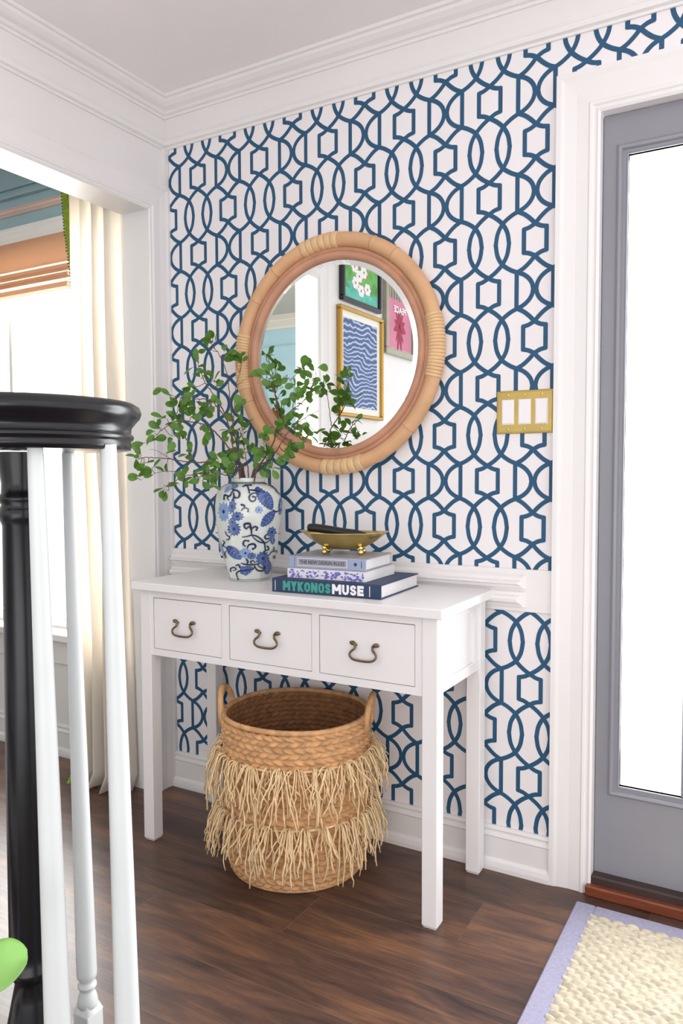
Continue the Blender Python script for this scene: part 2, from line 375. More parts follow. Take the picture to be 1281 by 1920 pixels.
g = G(); g.box(-.0175, -.0002, -.020, -.0008, 2.10, 2.2824); struct(g, 'trim_15', WH)
# chair rail board with mitred mouldings
g = G(); g.box(0, 1.372, -.009, 0, .753, .872, bv=.0015)
RU = [(0, .818), (.010, .820), (.013, .828), (.020, .832), (.020, .838), (.012, .842), (.010, .850), (.004, .856), (0, .857)]
RL = [(0, .766), (.008, .767), (.012, .775), (.020, .781), (.022, .790), (.018, .797), (.010, .800), (.008, .808), (0, .812)]
for pr in (RU, RL): g.sweep(pr, (.004, -.009, 0), (1.300, -.009, 0), (0, -1, 0), mb=-1)
struct(g, 'trim_5', WH)
BASE = [(0, 0), (.024, 0), (.024, .012), (.021, .026), (.015, .032), (.013, .034), (.013, .094), (.016, .098), (.014, .103), (.009, .108), (.009, .113), (.012, .117), (.008, .1265), (0, .1265)]
g = G(); g.sweep(BASE, (0, 0, 0), (1.374, 0, 0), (0, -1, 0)); struct(g, 'baseboard_front', WH)
g = G(); g.sweep(BASE, (-3.6, -.004, 0), (-.13, -.004, 0), (0, -1, 0)); struct(g, 'baseboard_dining', WH)
# casings: profile (p across the board away from the opening, q proud)
CAS = [(0, 0), (0, .012), (.006, .016), (.012, .013), (.016, .013), (.020, .017), (.026, .018), (.030, .015), (.060, .014), (.090, .018), (.100, .022), (.112, .022), (.112, 0)]
def casing(g, x0, x1, ztop, w, y, zb=0., nrm=-1):
    k = w/.112; pr = [(p*k, q) for p, q in CAS]
    n = (0, nrm, 0)
    g.sweepdir(pr, (x0, y, zb), (x0, y, ztop), (-1, 0, 0), n, mb=1)
    g.sweepdir(pr, (x1, y, zb), (x1, y, ztop), (1, 0, 0), n, mb=1)
    g.sweepdir(pr, (x0, y, ztop), (x1, y, ztop), (0, 0, 1), n, ma=-1, mb=1)
g = G(); casing(g, DX0, DX1, DZ, .112, 0); struct(g, 'trim_6', WH)
g = G(); k = .098/.112; pr = [(p*k, q) for p, q in CAS]                  # partition opening casing, foyer side
g.sweepdir(pr, (PX, OY, 0), (PX, OY, OZ), (0, 1, 0), (1, 0, 0), mb=1); g.sweepdir(pr, (PX, OY2, 0), (PX, OY2, OZ), (0, -1, 0), (1, 0, 0), mb=1)
g.sweepdir(pr, (PX, OY2, OZ), (PX, OY, OZ), (0, 0, 1), (1, 0, 0), ma=-1, mb=1); struct(g, 'trim_7', WH)
g = G(); g.sweep(CROWN, (-3.7, 0, 0), (-.13, 0, 0), (0, -1, 0)); g.box(-3.7, -.13, -.012, 0, 2.30, 2.388); g.box(-3.7, -.13, -.02, 0, 2.262, 2.275); struct(g, 'trim_8', BLUT)
g = G(); g.sweep([(0, 2.193), (.008, 2.194), (.012, 2.199), (.018, 2.203), (.020, 2.212), (.012, 2.218), (.010, 2.226), (0, 2.228)], (-3.7, 0, 0), (-.13, 0, 0), (0, -1, 0)); struct(g, 'trim_10', TAN)
g = G(); g.sweep([(0, 2.34), (.012, 2.34), (.014, 2.36), (.05, 2.40), (.05, 2.41), (.09, 2.4399), (0, 2.4399)], (-.13, -3.3, 0), (-3.7, -3.3, 0), (0, 1, 0)); struct(g, 'trim_11', CRM)
g = G(); g.box(-3.7, -.13, -3.3, -3.29, 2.20, 2.215); struct(g, 'trim_12', BLUT)

# ------------------------------------------------------------------ front door
door = bpy.data.objects.new('door_1', None); COL.objects.link(door); door['kind'] = 'structure'; door.location = (DX0, .02, 0); door.matrix_world = Matrix.Translation((DX0, .02, 0))
LX0, LX1, LZ0, LZ1 = 1.549, 2.355, .300, 1.958
g = G(); a0, a1, y0, y1 = DX0+.002, DX1-.002, .02, .064
g.box(a0, LX0, y0, y1, .05, DZ-.003); g.box(LX1, a1, y0, y1, .05, DZ-.003); g.box(LX0, LX1, y0, y1, .05, LZ0); g.box(LX0, LX1, y0, y1, LZ1, DZ-.003)
g.make('slab', GRY, door, recalc=True)
LFR = [(0, -.012), (0, .002), (.003, .004), (.005, .002), (.012, .002), (.016, .009), (.022, .011), (.027, .006), (.030, 0), (.030, -.004)]
g = G()
g.sweepdir(LFR, (LX0, .02, LZ0), (LX0, .02, LZ1), (-1, 0, 0), (0, -1, 0), ma=-1, mb=1); g.sweepdir(LFR, (LX1, .02, LZ0), (LX1, .02, LZ1), (1, 0, 0), (0, -1, 0), ma=-1, mb=1)
g.sweepdir(LFR, (LX0, .02, LZ1), (LX1, .02, LZ1), (0, 0, 1), (0, -1, 0), ma=-1, mb=1); g.sweepdir(LFR, (LX0, .02, LZ0), (LX1, .02, LZ0), (0, 0, -1), (0, -1, 0), ma=-1, mb=1)
g.make('glass_frame', GRY, door, recalc=True)
g = G()
for x in (1.712, 1.952, 2.192): g.box(x-.011, x+.011, .018, .05, LZ0, LZ1, bv=.003)
g.make('grille_bar', GRY, door, recalc=True)
g = G(); g.box(LX0-.005, LX1+.005, .038, .042, LZ0-.005, LZ1+.005); g.make('glass_pane', GLS, door, recalc=True)
g = G(); g.box(DX0, DX1, .066, .1, 0, DZ); g = G()
g.box(DX0-.012, DX1+.012, -.03, .012, .0, .030, bv=.004); struct(g, 'trim_13', THR)
g = G(); g.box(DX0-.0, DX1, -.012, .12, .002, .052, bv=.004); struct(g, 'trim_14', SIL)

# ------------------------------------------------------------------ dining window
win = bpy.data.objects.new('window_1', None); COL.objects.link(win); win['kind'] = 'structure'; win.location = ((WX0+WX1)/2, 0, WZ0); win.matrix_world = Matrix.Translation(win.location)
g = G(); casing(g, WX0, WX1, WZ1, .09, 0, WZ0-.02); g.make('window_casing', WH, win, recalc=True)
g = G(); g.box(WX0-.1, WX1+.1, -.05, .06, WZ0-.026, WZ0+.004, bv=.003); g.box(WX0-.09, WX1+.09, -.018, 0, WZ0-.125, WZ0-.026, bv=.003); g.make('window_sill', WH, win, recalc=True)
g = G()
for a in ((WX0, WX0+.045, WZ0, WZ1), (WX1-.045, WX1, WZ0, WZ1), (WX0, WX1, WZ0, WZ0+.05), (WX0, WX1, WZ1-.05, WZ1), (WX0, WX1, 1.27, 1.31)): g.box(a[0], a[1], .05, .09, a[2], a[3])
g.make('window_frame', WH, win, recalc=True)
g = G()
for x in (-.955, -1.26, -1.57): g.box(x-.009, x+.009, .055, .085, WZ0+.05, WZ1-.05)
g.make('window_bar', WH, win, recalc=True)
g = G(); g.box(WX0+.04, WX1-.04, .068, .072, WZ0+.04, WZ1-.04); g.make('glass_pane', GLS, win, recalc=True)

# woven roman shade
t = thing('roman_shade', 'woven wood roman shade drawn up at the top of the dining window', 'window shade', (-1.26, -.03, 2.07))
g = G(); g.box(-.80, .80, -.012, .004, -.112, 0, bv=.002); local(g, 'shade_panel', WOV, t)
for i, (z0, z1, yy) in enumerate(((-.146, -.122, -.026), (-.176, -.155, -.032), (-.222, -.192, -.036))):
    g = G(); pr = [(0, z0), (yy*-1*.5, z0-.002), (-yy, z0+.006), (-yy*.9, z1-.004), (.006, z1), (0, z1)]
    g.sweepdir([(p, q) for p, q in pr], (-.80, 0, 0), (.80, 0, 0), (0, -1, 0), (0, 0, 1)); local(g, 'shade_fold', WOV, t)
g = G()
for z0 in (-.122, -.155, -.192): g.box(-.80, .80, -.006, .002, z0-.001, z0+.009)
o = local(g, 'shade_lining', CUR, t); o['label'] = 'cream lining showing between the folds'

# curtain
def curtain():
    t = thing('curtain', 'cream linen curtain panel with green beaded edge beside the doorway', 'curtain', (-.24, -.10, 0))
    nx, nz = 120, 40; vs = []; fs = []
    for k in range(nz+1):
        v = k/nz; z = 2.30*(1-v)
        for i in range(nx+1):
            u = i/nx
            sp = .252+.012*v; sh = .060*v**1.6
            x = -.152+u*sp+sh*(1-.35*u)
            amp = .012+.022*min(1, v*2.2)
            y = -.02+amp*sin(u*2*pi*4.2+.6*sin(v*5)+.4) + .008*sin(u*2*pi*9.3+v*4)-.07*max(0, v-.55)*(.4+1.2*(1-u))
            if v < .16: y += .010*(1-v/.16)*(1 if (sin(u*2*pi*4.2) > .55) else -.4)
            zz = z
            if v > .975: y -= .03*(v-.975)/.025; zz = z+.004+.010*(.5+.5*sin(u*17))
            vs.append((x, y, max(zz, .003)))
    for k in range(nz):
        for i in range(nx): a = k*(nx+1)+i; fs.append((a, a+nx+1, a+nx+2, a+1))
    g = G(); g.add(vs, fs, 0, True); o = local(g, 'cloth', CUR, t, recalc=False)
    m = o.modifiers.new('s', 'SOLIDIFY'); m.thickness = .0025
    edge = [Vector(vs[k*(nx+1)]) for k in range(nz+1)]
    g = G()
    for k in range(nz):
        a, b = edge[k], edge[k+1]; w = .024 if k < 4 else (.024-.016*min(1, (k-4)/3))
        w2 = .024 if k+1 < 4 else (.024-.016*min(1, (k+1-4)/3))
        g.add([a+Vector((-w, -.004, 0)), a+Vector((.004, -.004, 0)), b+Vector((.004, -.004, 0)), b+Vector((-w2, -.004, 0)), a+Vector((-w, .002, 0)), a+Vector((.004, .002, 0)), b+Vector((.004, .002, 0)), b+Vector((-w2, .002, 0))],
              [(0, 1, 2, 3), (7, 6, 5, 4), (0, 3, 7, 4), (1, 5, 6, 2)])
    o = local(g, 'edge_band', GRN, t); o['label'] = 'bright green fabric edge'
    g = G()
    for k in range(nz):
        for q in range(5):
            p = edge[k].lerp(edge[k+1], q/5); w = .024 if k < 4 else (.024-.016*min(1, (k-4)/3))
            g.ball((p.x-w-.002, p.y-.002, p.z), .0042, 0, 6)
    o = local(g, 'beads', GRD, t, recalc=False); o['kind'] = 'stuff'; o['label'] = 'row of small dark green beads'
curtain()

# ------------------------------------------------------------------ console table
XA, XB, YA, YB, HT = .204, 1.190, -.378, -.031, .811
t = thing('console_table', 'white wooden console table with three drawers against the patterned wall', 'console table', ((XA+XB)/2, (YA+YB)/2, 0))
g = G(); g.box(XA-.02, XB+.02, YA-.02, YB+.011, .787, HT, bv=.002)
o = g.make('tabletop', TBL, t, recalc=True)
LW = .041
for (x, y) in ((XA, YA), (XB-LW, YA), (XA, YB-LW), (XB-LW, YB-LW)):
    g = G(); g.box(x, x+LW, y, y+LW, .006, .787, bv=.0016); c0 = .004
    g.add([(x+c0, y+c0, 0), (x+LW-c0, y+c0, 0), (x+LW-c0, y+LW-c0, 0), (x+c0, y+LW-c0, 0), (x+.0016, y+.0016, .0062), (x+LW-.0016, y+.0016, .0062), (x+LW-.0016, y+LW-.0016, .0062), (x+.0016, y+LW-.0016, .0062)],
          [(3, 2, 1, 0), (0, 1, 5, 4), (1, 2, 6, 5), (2, 3, 7, 6), (3, 0, 4, 7)])
    g.make('leg', TBL, t, recalc=True)
DZ0, DZ1 = .6085, .763
DR = ((.2550, .5170), (.5460, .8240), (.8490, 1.1275))
fx = YA+.004
g = G()
g.box(XA+LW, XB-LW, fx, fx+.018, .587, DZ0-.0012); g.box(XA+LW, XB-LW, fx, fx+.018, DZ1+.0018, .787)
xs = [XA+LW]+[v for d in DR for v in d]+[XB-LW]
for i in range(0, 8, 2): g.box(xs[i]+(.0012 if i else 0), xs[i+1]-(.0012 if i < 6 else 0), fx, fx+.018, DZ0-.0012, DZ1+.0018)
g.box(XA+LW, XB-LW, YB-.024, YB-.006, .587, .787)
g.box(XA+.02, XB-.02, YA+.03, YB-.02, .587, .592)
g.make('drawer_frame', TBL, t, recalc=True)
for x0, x1, sg in ((XB-.024, XB-.014, 1), (XA+.014, XA+.024, -1)):
    g = G(); g.box(x0, x1, YA+LW, YB-LW, .588, .787)
    xo = XB-.006 if sg > 0 else XA+.006; a, b = min(x1 if sg > 0 else x0, xo), max(x1 if sg > 0 else x0, xo)
    g.box(a, b, YA+LW, YB-LW, .588, .616, bv=.002); g.box(a, b, YA+LW, YB-LW, .762, .787); g.box(a, b, YA+LW, YA+LW+.03, .616, .762); g.box(a, b, YB-LW-.03, YB-LW, .616, .762)
    g.make('side_panel', TBL, t, recalc=True)
HCX = (.3790, .6812, .9870)
for d, hx in zip(DR, HCX):
    g = G(); g.box(d[0]+.0008, d[1]-.0008, fx+.0005, fx+.016, DZ0, DZ1-.0004, bv=.001)
    g.box(d[0]+.006, d[1]-.006, fx+.016, YB-.03, DZ0+.004, DZ1-.02)
    dr = g.make('drawer', TBL, t, recalc=True)
    g = G(); zc = .684; y = fx
    for s in (1, -1):
        g.ball((hx+s*.0345, y-.004, zc+.017), .0075, 0, 10, (1.25, .55, .75))
        g.tube([(hx+s*.026, y+.001, zc+.012), (hx+s*.026, y-.008, zc+.012)], .0035, 8)
    half = [(.036, .017), (.029, .0165), (.0255, .010), (.027, .003), (.034, -.003), (.0385, -.010), (.036, -.017), (.027, -.0225), (.014, -.0245), (0, -.025)]
    pts = smooth([Vector((hx+a, y-.006-.010*max(0, min(1, (.012-b)/.035)), zc+b)) for a, b in half]+[Vector((hx-a, y-.006-.010*max(0, min(1, (.012-b)/.035)), zc+b)) for a, b in half[-2::-1]], 4)
    n = len(pts); g.tube(pts, [.0032+.0022*max(0, 1-min(i, n-1-i)/6) for i in range(n)], 8)
    dr2 = g.make('handle', ABR, dr); dr2['label'] = 'antique bronze bail pull'

# ------------------------------------------------------------------ vase
VC = Vector((.471, -.178, HT)); KS = .0001832; CX0 = 597
VP = [(.0505, .316), (.0512, .314), (.0512, .308), (.0508, .306), (.052, .304)]
prof_px = [(217, 52), (230, 59), (250, 70), (290, 83), (350, 96), (450, 104), (600, 107.5), (700, 107), (800, 105.5), (1000, 101), (1200, 96.5), (1400, 89.5), (1600, 77), (1750, 69), (1830, 65.5), (1858, 64), (1864, 61)]
prof = [(.0495, .3155), (.0515, .3165), (.0525, .315), (.0525, .3035), (.0515, .302)] + [(r*.001*.965, (1864-y)*KS) for y, r in prof_px]
def smprof(pr, n=4): return [(p.x, p.y) for p in smooth([Vector((a, b, 0)) for a, b in pr], n)]
profS = prof[:4]+smprof(prof[4:], 4)
def oct_(a, z):
    w = max(0., min(1., 1-z/.29))*.55+.12
    b = (a+pi/8) % (pi/4)-pi/8; p = cos(pi/8)/cos(b); return 1-w*(1-p*1.035)
def rad_at(z):
    for i in range(len(profS)-1):
        (r0, z0), (r1, z1) = profS[i], profS[i+1]
        if (z0-z)*(z1-z) <= 0 and i > 3: return r0+(r1-r0)*((z-z0)/(z1-z0) if z1 != z0 else 0)
    return profS[-1][0]
t = thing('vase', 'blue and white porcelain vase painted with flowers and scrolls on the console', 'vase', VC)
g = G(); g.lathe(profS, k=96, f=oct_); g.lathe([(profS[-1][0], 0), (.0001, 0)], k=96, f=oct_); g.lathe([(.0495, .3155), (.047, .312), (.047, .29), (.085, .25), (.06, .05), (.001, .04)], k=48)
VANG = math.atan2(-1*(VC.y-CP.y), -1*(VC.x-CP.x))
def vmap(x, y, off, rot=0):
    z = (1864-y)*KS; z = min(max(z, .002), .3); r = rad_at(z); u = (x-CX0)*KS/max(r, .05)*1.02
    u = max(-1.0, min(1.0, u)); a = VANG+rot+math.asin(u*.985); rr = r*oct_(a, z)+off
    return (rr*cos(a), rr*sin(a), z)
LAY = [.00035]
def stroke(g, pts, w, mi, rot, n=6, taper=True):
    LAY[0] += .000012; P = smooth([Vector((a, b, 0)) for a, b in pts], n); m = len(P); L_, R2 = [], []
    for i, p in enumerate(P):
        d = (P[min(i+1, m-1)]-P[max(i-1, 0)]); d = d.normalized() if d.length > 0 else Vector((1, 0, 0)); nn = Vector((-d.y, d.x, 0))
        ww = w*(.55+.45*sin(pi*i/(m-1))) if taper else w
        L_.append(vmap(p.x+nn.x*ww, p.y+nn.y*ww, LAY[0], rot)); R2.append(vmap(p.x-nn.x*ww, p.y-nn.y*ww, LAY[0], rot))
    g.add(L_+R2, [(i, i+1, m+i+1, m+i) for i in range(m-1)], mi, True)
def dot(g, x, y, r, mi, rot):
    blob(g, [(x+r*cos(a*pi/5), y+r*sin(a*pi/5)) for a in range(10)], mi, rot)
def blob(g, pts, mi, rot):
    LAY[0] += .000012; cx = sum(p[0] for p in pts)/len(pts); cy = sum(p[1] for p in pts)/len(pts); n = len(pts)
    rings = [(1, pts), (.66, None), (.33, None)]; vs = []
    for s, _ in rings: vs += [vmap(cx+(x-cx)*s, cy+(y-cy)*s, LAY[0], rot) for x, y in pts]
    vs.append(vmap(cx, cy, LAY[0], rot)); fs = []
    for k in range(2):
        for i in range(n): fs.append((k*n+i, k*n+(i+1) % n, (k+1)*n+(i+1) % n, (k+1)*n+i))
    for i in range(n): fs.append((2*n+i, 2*n+(i+1) % n, 3*n))
    g.add(vs, fs, mi, True)
def flower(g, cx, cy, rx, ry, rot, seed, mi=1, pet=11, ang=0):
    rnd = random.Random(seed); pts = []
    for i in range(pet*4):
        a = 2*pi*i/(pet*4); q = 1+.16*sin(a*pet)+rnd.uniform(-.05, .05); x, y = rx*q*cos(a), ry*q*sin(a)
        pts.append((cx+x*cos(ang)-y*sin(ang), cy+x*sin(ang)+y*cos(ang)))
    blob(g, pts, mi, rot)
    for i in range(pet):
        a = 2*pi*i/pet+.2; x1, y1 = .3*rx*cos(a), .3*ry*sin(a); x2, y2 = .92*rx*cos(a), .92*ry*sin(a)
        f = lambda x, y: (cx+x*cos(ang)-y*sin(ang), cy+x*sin(ang)+y*cos(ang))
        stroke(g, [f(x1, y1), f((x1+x2)/2+4, (y1+y2)/2), f(x2, y2)], 4, 3, rot, 2)
    flower_c = [(cx+rx*.22*cos(a*pi/5), cy+ry*.22*sin(a*pi/5)) for a in range(10)]; blob(g, flower_c, 2, rot)
def leafy(g, a, b, w, rot, mi=1, teeth=7, seed=0):
    A, B = Vector(a), Vector(b); d = B-A; n = Vector((-d.y, d.x)).normalized(); rnd = random.Random(seed); L1, L2 = [], []
    for i in range(teeth*2+1):
        s = i/(teeth*2); ww = w*sin(pi*min(1, s*.93+.05))**.7*(1.12 if i % 2 else .86)
        c = A+d*s; L1.append(tuple(c+n*ww)); L2.append(tuple(c-n*ww))
    for i in range(len(L1)-1):
        LAY[0] += .000001
        q = [L1[i], L1[i+1], L2[i+1], L2[i]]; mid0 = tuple((Vector(L1[i])+Vector(L2[i]))/2); mid1 = tuple((Vector(L1[i+1])+Vector(L2[i+1]))/2)
        g.add([vmap(p[0], p[1], LAY[0], rot) for p in (L1[i], L1[i+1], mid1, mid0, L2[i], L2[i+1])], [(0, 1, 2, 3), (3, 2, 5, 4)], mi, True)
    stroke(g, [tuple(A), tuple((A+B)/2), tuple(B)], 4, 3, rot, 3)
    for s in (.3, .5, .7):
        c = A+d*s
        for q in (1, -1): stroke(g, [tuple(c), tuple(c+d*.08+n*q*w*.7)], 3, 3, rot, 2)
for rot in (0, pi):
    # flowers and leaves
    flower(g, 190, 690, 95, 150, rot, 1, 3); flower(g, 330, 600, 62, 110, rot, 2, 1, 9, .2); flower(g, 420, 760, 95, 70, rot, 3, 1, 10); flower(g, 360, 970, 105, 110, rot, 4, 1, 13); flower(g, 330, 860, 60, 70, rot, 41, 1)
    leafy(g, (720, 290), (980, 660), 88, rot, 1, 9); leafy(g, (880, 360), (990, 640), 60, rot, 1, 8); leafy(g, (1020, 690), (800, 930), 80, rot, 1, 8); flower(g, 765, 655, 62, 58, rot, 5, 3, 7)
    leafy(g, (250, 310), (440, 255), 40, rot, 1, 5); leafy(g, (330, 260), (210, 370), 36, rot, 3, 5)
    flower(g, 975, 1040, 75, 85, rot, 6, 1, 8); leafy(g, (980, 1110), (1000, 1250), 42, rot, 1, 5)
    leafy(g, (240, 1270), (470, 1470), 85, rot, 1, 9); flower(g, 540, 1370, 90, 85, rot, 7, 3, 9); flower(g, 640, 1420, 70, 55, rot, 8, 1, 8); flower(g, 820, 1470, 105, 115, rot, 9, 1, 12); leafy(g, (880, 1480), (900, 1760), 75, rot, 1, 8)
    leafy(g, (450, 1700), (660, 1620), 70, rot, 1, 7); leafy(g, (470, 1600), (560, 1750), 55, rot, 1, 5); leafy(g, (1130, 470), (1110, 760), 30, rot, 1, 6); leafy(g, (120, 1200), (210, 1500), 26, rot, 3, 6)
    # scrolls
    for pts, w in (([(505, 275), (560, 255), (640, 250)], 13), ([(580, 260), (600, 310), (610, 370)], 12), ([(610, 330), (680, 335), (770, 355)], 11),
                   ([(760, 395), (690, 380), (625, 410), (610, 470), (650, 515), (700, 500), (710, 450), (670, 440)], 13),
                   ([(340, 330), (420, 340), (460, 385), (440, 450), (390, 455)], 15), ([(350, 340), (370, 420), (350, 490)], 12), ([(340, 350), (300, 430), (220, 415), (210, 480)], 12), ([(290, 420), (265, 460), (290, 510)], 10),
                   ([(480, 670), (530, 620), (590, 640), (590, 680)], 12), ([(535, 620), (530, 580), (490, 570)], 13), ([(985, 660), (1040, 700), (1110, 680)], 11),
                   ([(640, 1070), (640, 990), (610, 930), (560, 960)], 13), ([(540, 960), (530, 890), (610, 880), (630, 940)], 17), ([(650, 970), (690, 930), (735, 950), (720, 985)], 13),
                   ([(490, 1100), (570, 1090), (650, 1070), (740, 1100), (830, 1190), (850, 1290), (845, 1390)], 11), ([(650, 1080), (710, 1150), (790, 1195), (880, 1200), (940, 1150)], 10),
                   ([(940, 1130), (870, 1140), (850, 1100), (885, 1065)], 12), ([(570, 1290), (600, 1230), (680, 1220), (705, 1270), (660, 1300)], 14), ([(550, 1260), (510, 1220), (530, 1160), (590, 1165)], 13),
                   ([(855, 1330), (905, 1330), (915, 1290), (890, 1270)], 11), ([(930, 1430), (960, 1380), (1040, 1370), (1055, 1440), (1010, 1500), (1005, 1460)], 11), ([(990, 1380), (1010, 1320), (1000, 1290)], 9),
                   ([(470, 1540), (540, 1560), (640, 1570), (740, 1560)], 12), ([(560, 1560), (580, 1510), (560, 1480)], 13), ([(680, 1570), (670, 1640), (560, 1660), (440, 1680), (390, 1730), (420, 1820)], 12), ([(690, 1600), (730, 1670), (820, 1680), (850, 1630)], 13), ([(730, 1570), (760, 1610), (830, 1650)], 9),
                   ([(380, 1590), (430, 1570), (450, 1610)], 13), ([(310, 1710), (300, 1650), (350, 1620), (390, 1650), (340, 1680)], 10), ([(800, 215), (900, 240), (1010, 300), (1060, 370), (1120, 430)], 8), ([(1080, 1080), (1120, 1060), (1135, 960), (1110, 930)], 9),
                   ([(220, 1010), (250, 1080), (290, 1100), (270, 1150), (230, 1150)], 9), ([(180, 1170), (210, 1200), (190, 1260), (260, 1300)], 8), ([(230, 1340), (215, 1400), (240, 1470)], 8), ([(650, 1560), (620, 1520), (660, 1500), (700, 1540)], 10)):
        stroke(g, pts, w*1.1, 2, rot)
        if w > 10: dot(g, pts[-1][0], pts[-1][1], w*1.35, 2, rot)
for z, w, mi in ((.0065, .0006, 2), (.0025, .0004, 2), (.3018, .0004, 2)):
    r0, r1 = rad_at(z)+.0005, rad_at(z+w*2)+.0005
    g.lathe([(r0, z), (r1, z+w*2)], k=96, mi=mi, f=oct_)
g.make('body', [POR, VB1, VB2, VB3]).parent = t

# ------------------------------------------------------------------ leafy branches
rnd = random.Random(7)
def leaf_geo(g, base, d, up, L, W, mi=0, curl=.15):
    d = d.normalized(); s = d.cross(up); s = s.normalized() if s.length > 1e-4 else Vector((1, 0, 0)); n = s.cross(d).normalized()
    prof = ((0, .05), (.12, .34), (.32, .78), (.55, 1.), (.75, .93), (.9, .62), (1, .0))
    vs = []
    for a, w in prof:
        c = base + d*(a*L) - n*(curl*L*a*a)
        e = s*(w*W*.5); lift = n*(w*W*.12)
        vs += [c-e+lift, c, c+e+lift]
    fs = []
    for i in range(len(prof)-1):
        a = i*3; fs += [(a, a+1, a+4, a+3), (a+1, a+2, a+5, a+4)]
    g.add(vs, fs, mi, True)
def rv(s=1): return Vector((rnd.uniform(-s, s), rnd.uniform(-s, s), rnd.uniform(-s, s)))
W0 = 2.39
def branch(stems, clusters, label):
    """stems: list of (polyline [(px,py,dw)...], r0); clusters: (px,py,dw,n)"""
    base = Vector((VC.x, VC.y, HT+.05))
    t = thing('leafy_branch', label, 'branch', base, group=None)
    gs, gl = G(), G(); allp = []
    for k, (pl, r0) in enumerate(stems):
        pts = [at(x, y, W0+dw) for x, y, dw in pl]
        if k == 0: pts = [Vector((VC.x+(pts[0].x-VC.x)*.3, VC.y+(pts[0].y-VC.y)*.3, HT+.07))] + pts
        P = smooth(pts, 7); P = [p+rv(.0012) for p in P]; n = len(P)
        gs.tube(P, [r0*(1-.65*i/(n-1)) for i in range(n)], 6); allp += P[(8 if k == 0 else 0):]
    for (x, y, dw, n) in clusters:
        c = at(x, y, W0+dw); q = min(allp, key=lambda p: (p-c).length)
        if (q-c).length > .006:
            mid = (q+c)/2+rv(.004)+Vector((0, 0, -.003)); P = smooth([q, mid, c], 4); gs.tube(P, [.0012, .0011, .001, .001, .001, .001, .0009, .0008, .0008][:len(P)] + [.0008]*max(0, len(P)-9), 5)
        out = (c-q).normalized() if (q-c).length > .004 else rv().normalized()
        for i in range(n if n < 3 else n-1):
            d = (out*.5+rv(1.)+Vector((0, 0, .15))); d.normalize(); upv = (rv(.8)-FW*.9+Vector((0, 0, .5))).normalized()
            b = c+rv(.007); L = rnd.uniform(.026, .039); 
            leaf_geo(gl, b+d*.003, d, upv, L, L*rnd.uniform(.58, .72), curl=rnd.uniform(-.05, .25))
            gs.tube([b-out*.002, b+d*.004], .0007, 4)
    a = gs.make('stem', STM, t); b = gl.make('leaves', LF, t); b['kind'] = 'stuff'
    return t
branch([([(459, 894, .0), (444, 859, -.02), (414, 822, -.03), (389, 799, -.03), (358, 791, -.05), (333, 789, -.06), (310, 796, -.07)], .0034), ([(322, 791, -.065), (297, 812, -.07), (281, 828, -.07)], .0015)],
       [(316, 797, -.06, 4), (300, 803, -.07, 4), (285, 826, -.07, 4), (275, 829, -.07, 3), (344, 811, -.05, 3), (338, 806, -.03, 2), (290, 812, -.05, 3), (331, 786, -.08, 4), (357, 782, -.06, 4), (340, 776, -.05, 4), (324, 818, -.05, 2), (383, 810, -.02, 3), (378, 800, -.04, 3), (313, 785, -.1, 2)], 'leafy branch arching up and to the left out of the vase, towards the doorway casing')
branch([([(450, 893, .01), (442, 870, .02), (431, 805, .03), (412, 755, .03), (394, 731, .02), (384, 716, .02), (374, 690, .02)], .0032), ([(424, 785, .02), (397, 752, 0), (366, 748, -.02), (335, 745, -.02), (310, 736, -.02)], .002)],
       [(371, 676, .02, 4), (366, 690, .02, 2), (386, 702, .02, 4), (378, 708, .01, 3), (400, 714, .03, 4), (406, 722, .02, 3), (366, 726, 0, 4), (307, 732, -.02, 3), (318, 746, -.02, 3), (338, 747, -.02, 4), (350, 755, -.01, 4), (334, 762, -.03, 3), (360, 750, -.02, 4), (374, 760, -.01, 5), (386, 764, .0, 4), (393, 757, .02, 3), (352, 736, 0, 3), (333, 776, -.02, 4), (364, 776, -.01, 4), (384, 775, 0, 3), (414, 760, .02, 2), (345, 768, -.02, 3)], 'dense leafy branch leaning left, tallest cluster beside the white casing')
branch([([(455, 894, .03), (448, 860, .04), (434, 777, .05), (430, 735, .05), (424, 694, .05), (408, 660, .05)], .003), ([(438, 790, .05), (442, 727, .06), (450, 700, .06)], .0016), ([(443, 725, .06), (455, 715, .06), (464, 706, .06)], .001)],
       [(394, 640, .05, 4), (402, 641, .05, 4), (390, 652, .05, 3), (422, 663, .05, 4), (428, 667, .05, 3), (443, 678, .06, 3), (452, 673, .06, 3), (454, 684, .06, 3), (466, 705, .06, 3), (442, 773, .05, 3), (446, 766, .05, 2), (440, 790, .05, 2), (428, 808, .04, 4), (433, 816, .03, 4), (436, 850, .03, 4), (427, 862, .02, 4)], 'tall thin leafy branch rising straight up beside the left edge of the round mirror')
branch([([(452, 892, -.02), (448, 880, -.03), (409, 868, -.05), (361, 867, -.07), (321, 861, -.08), (285, 858, -.09), (268, 858, -.09)], .003), ([(321, 861, -.08), (296, 846, -.08), (280, 842, -.08)], .001), ([(330, 884, -.07), (300, 885, -.08), (280, 893, -.08), (264, 900, -.08)], .0011)],
       [(257, 862, -.09, 4), (262, 853, -.09, 2), (276, 867, -.09, 3), (285, 876, -.09, 3), (262, 897, -.08, 4), (285, 893, -.08, 3), (313, 867, -.08, 3), (314, 851, -.08, 2), (352, 851, -.06, 3), (358, 852, -.06, 3), (397, 876, -.05, 5), (406, 865, -.05, 4), (388, 880, -.05, 4), (428, 866, -.04, 3), (260, 874, -.09, 2), (362, 846, -.05, 2), (270, 868, -.09, 2), (414, 872, -.03, 3)], 'long leafy branch stretching furthest left, just above the table end')
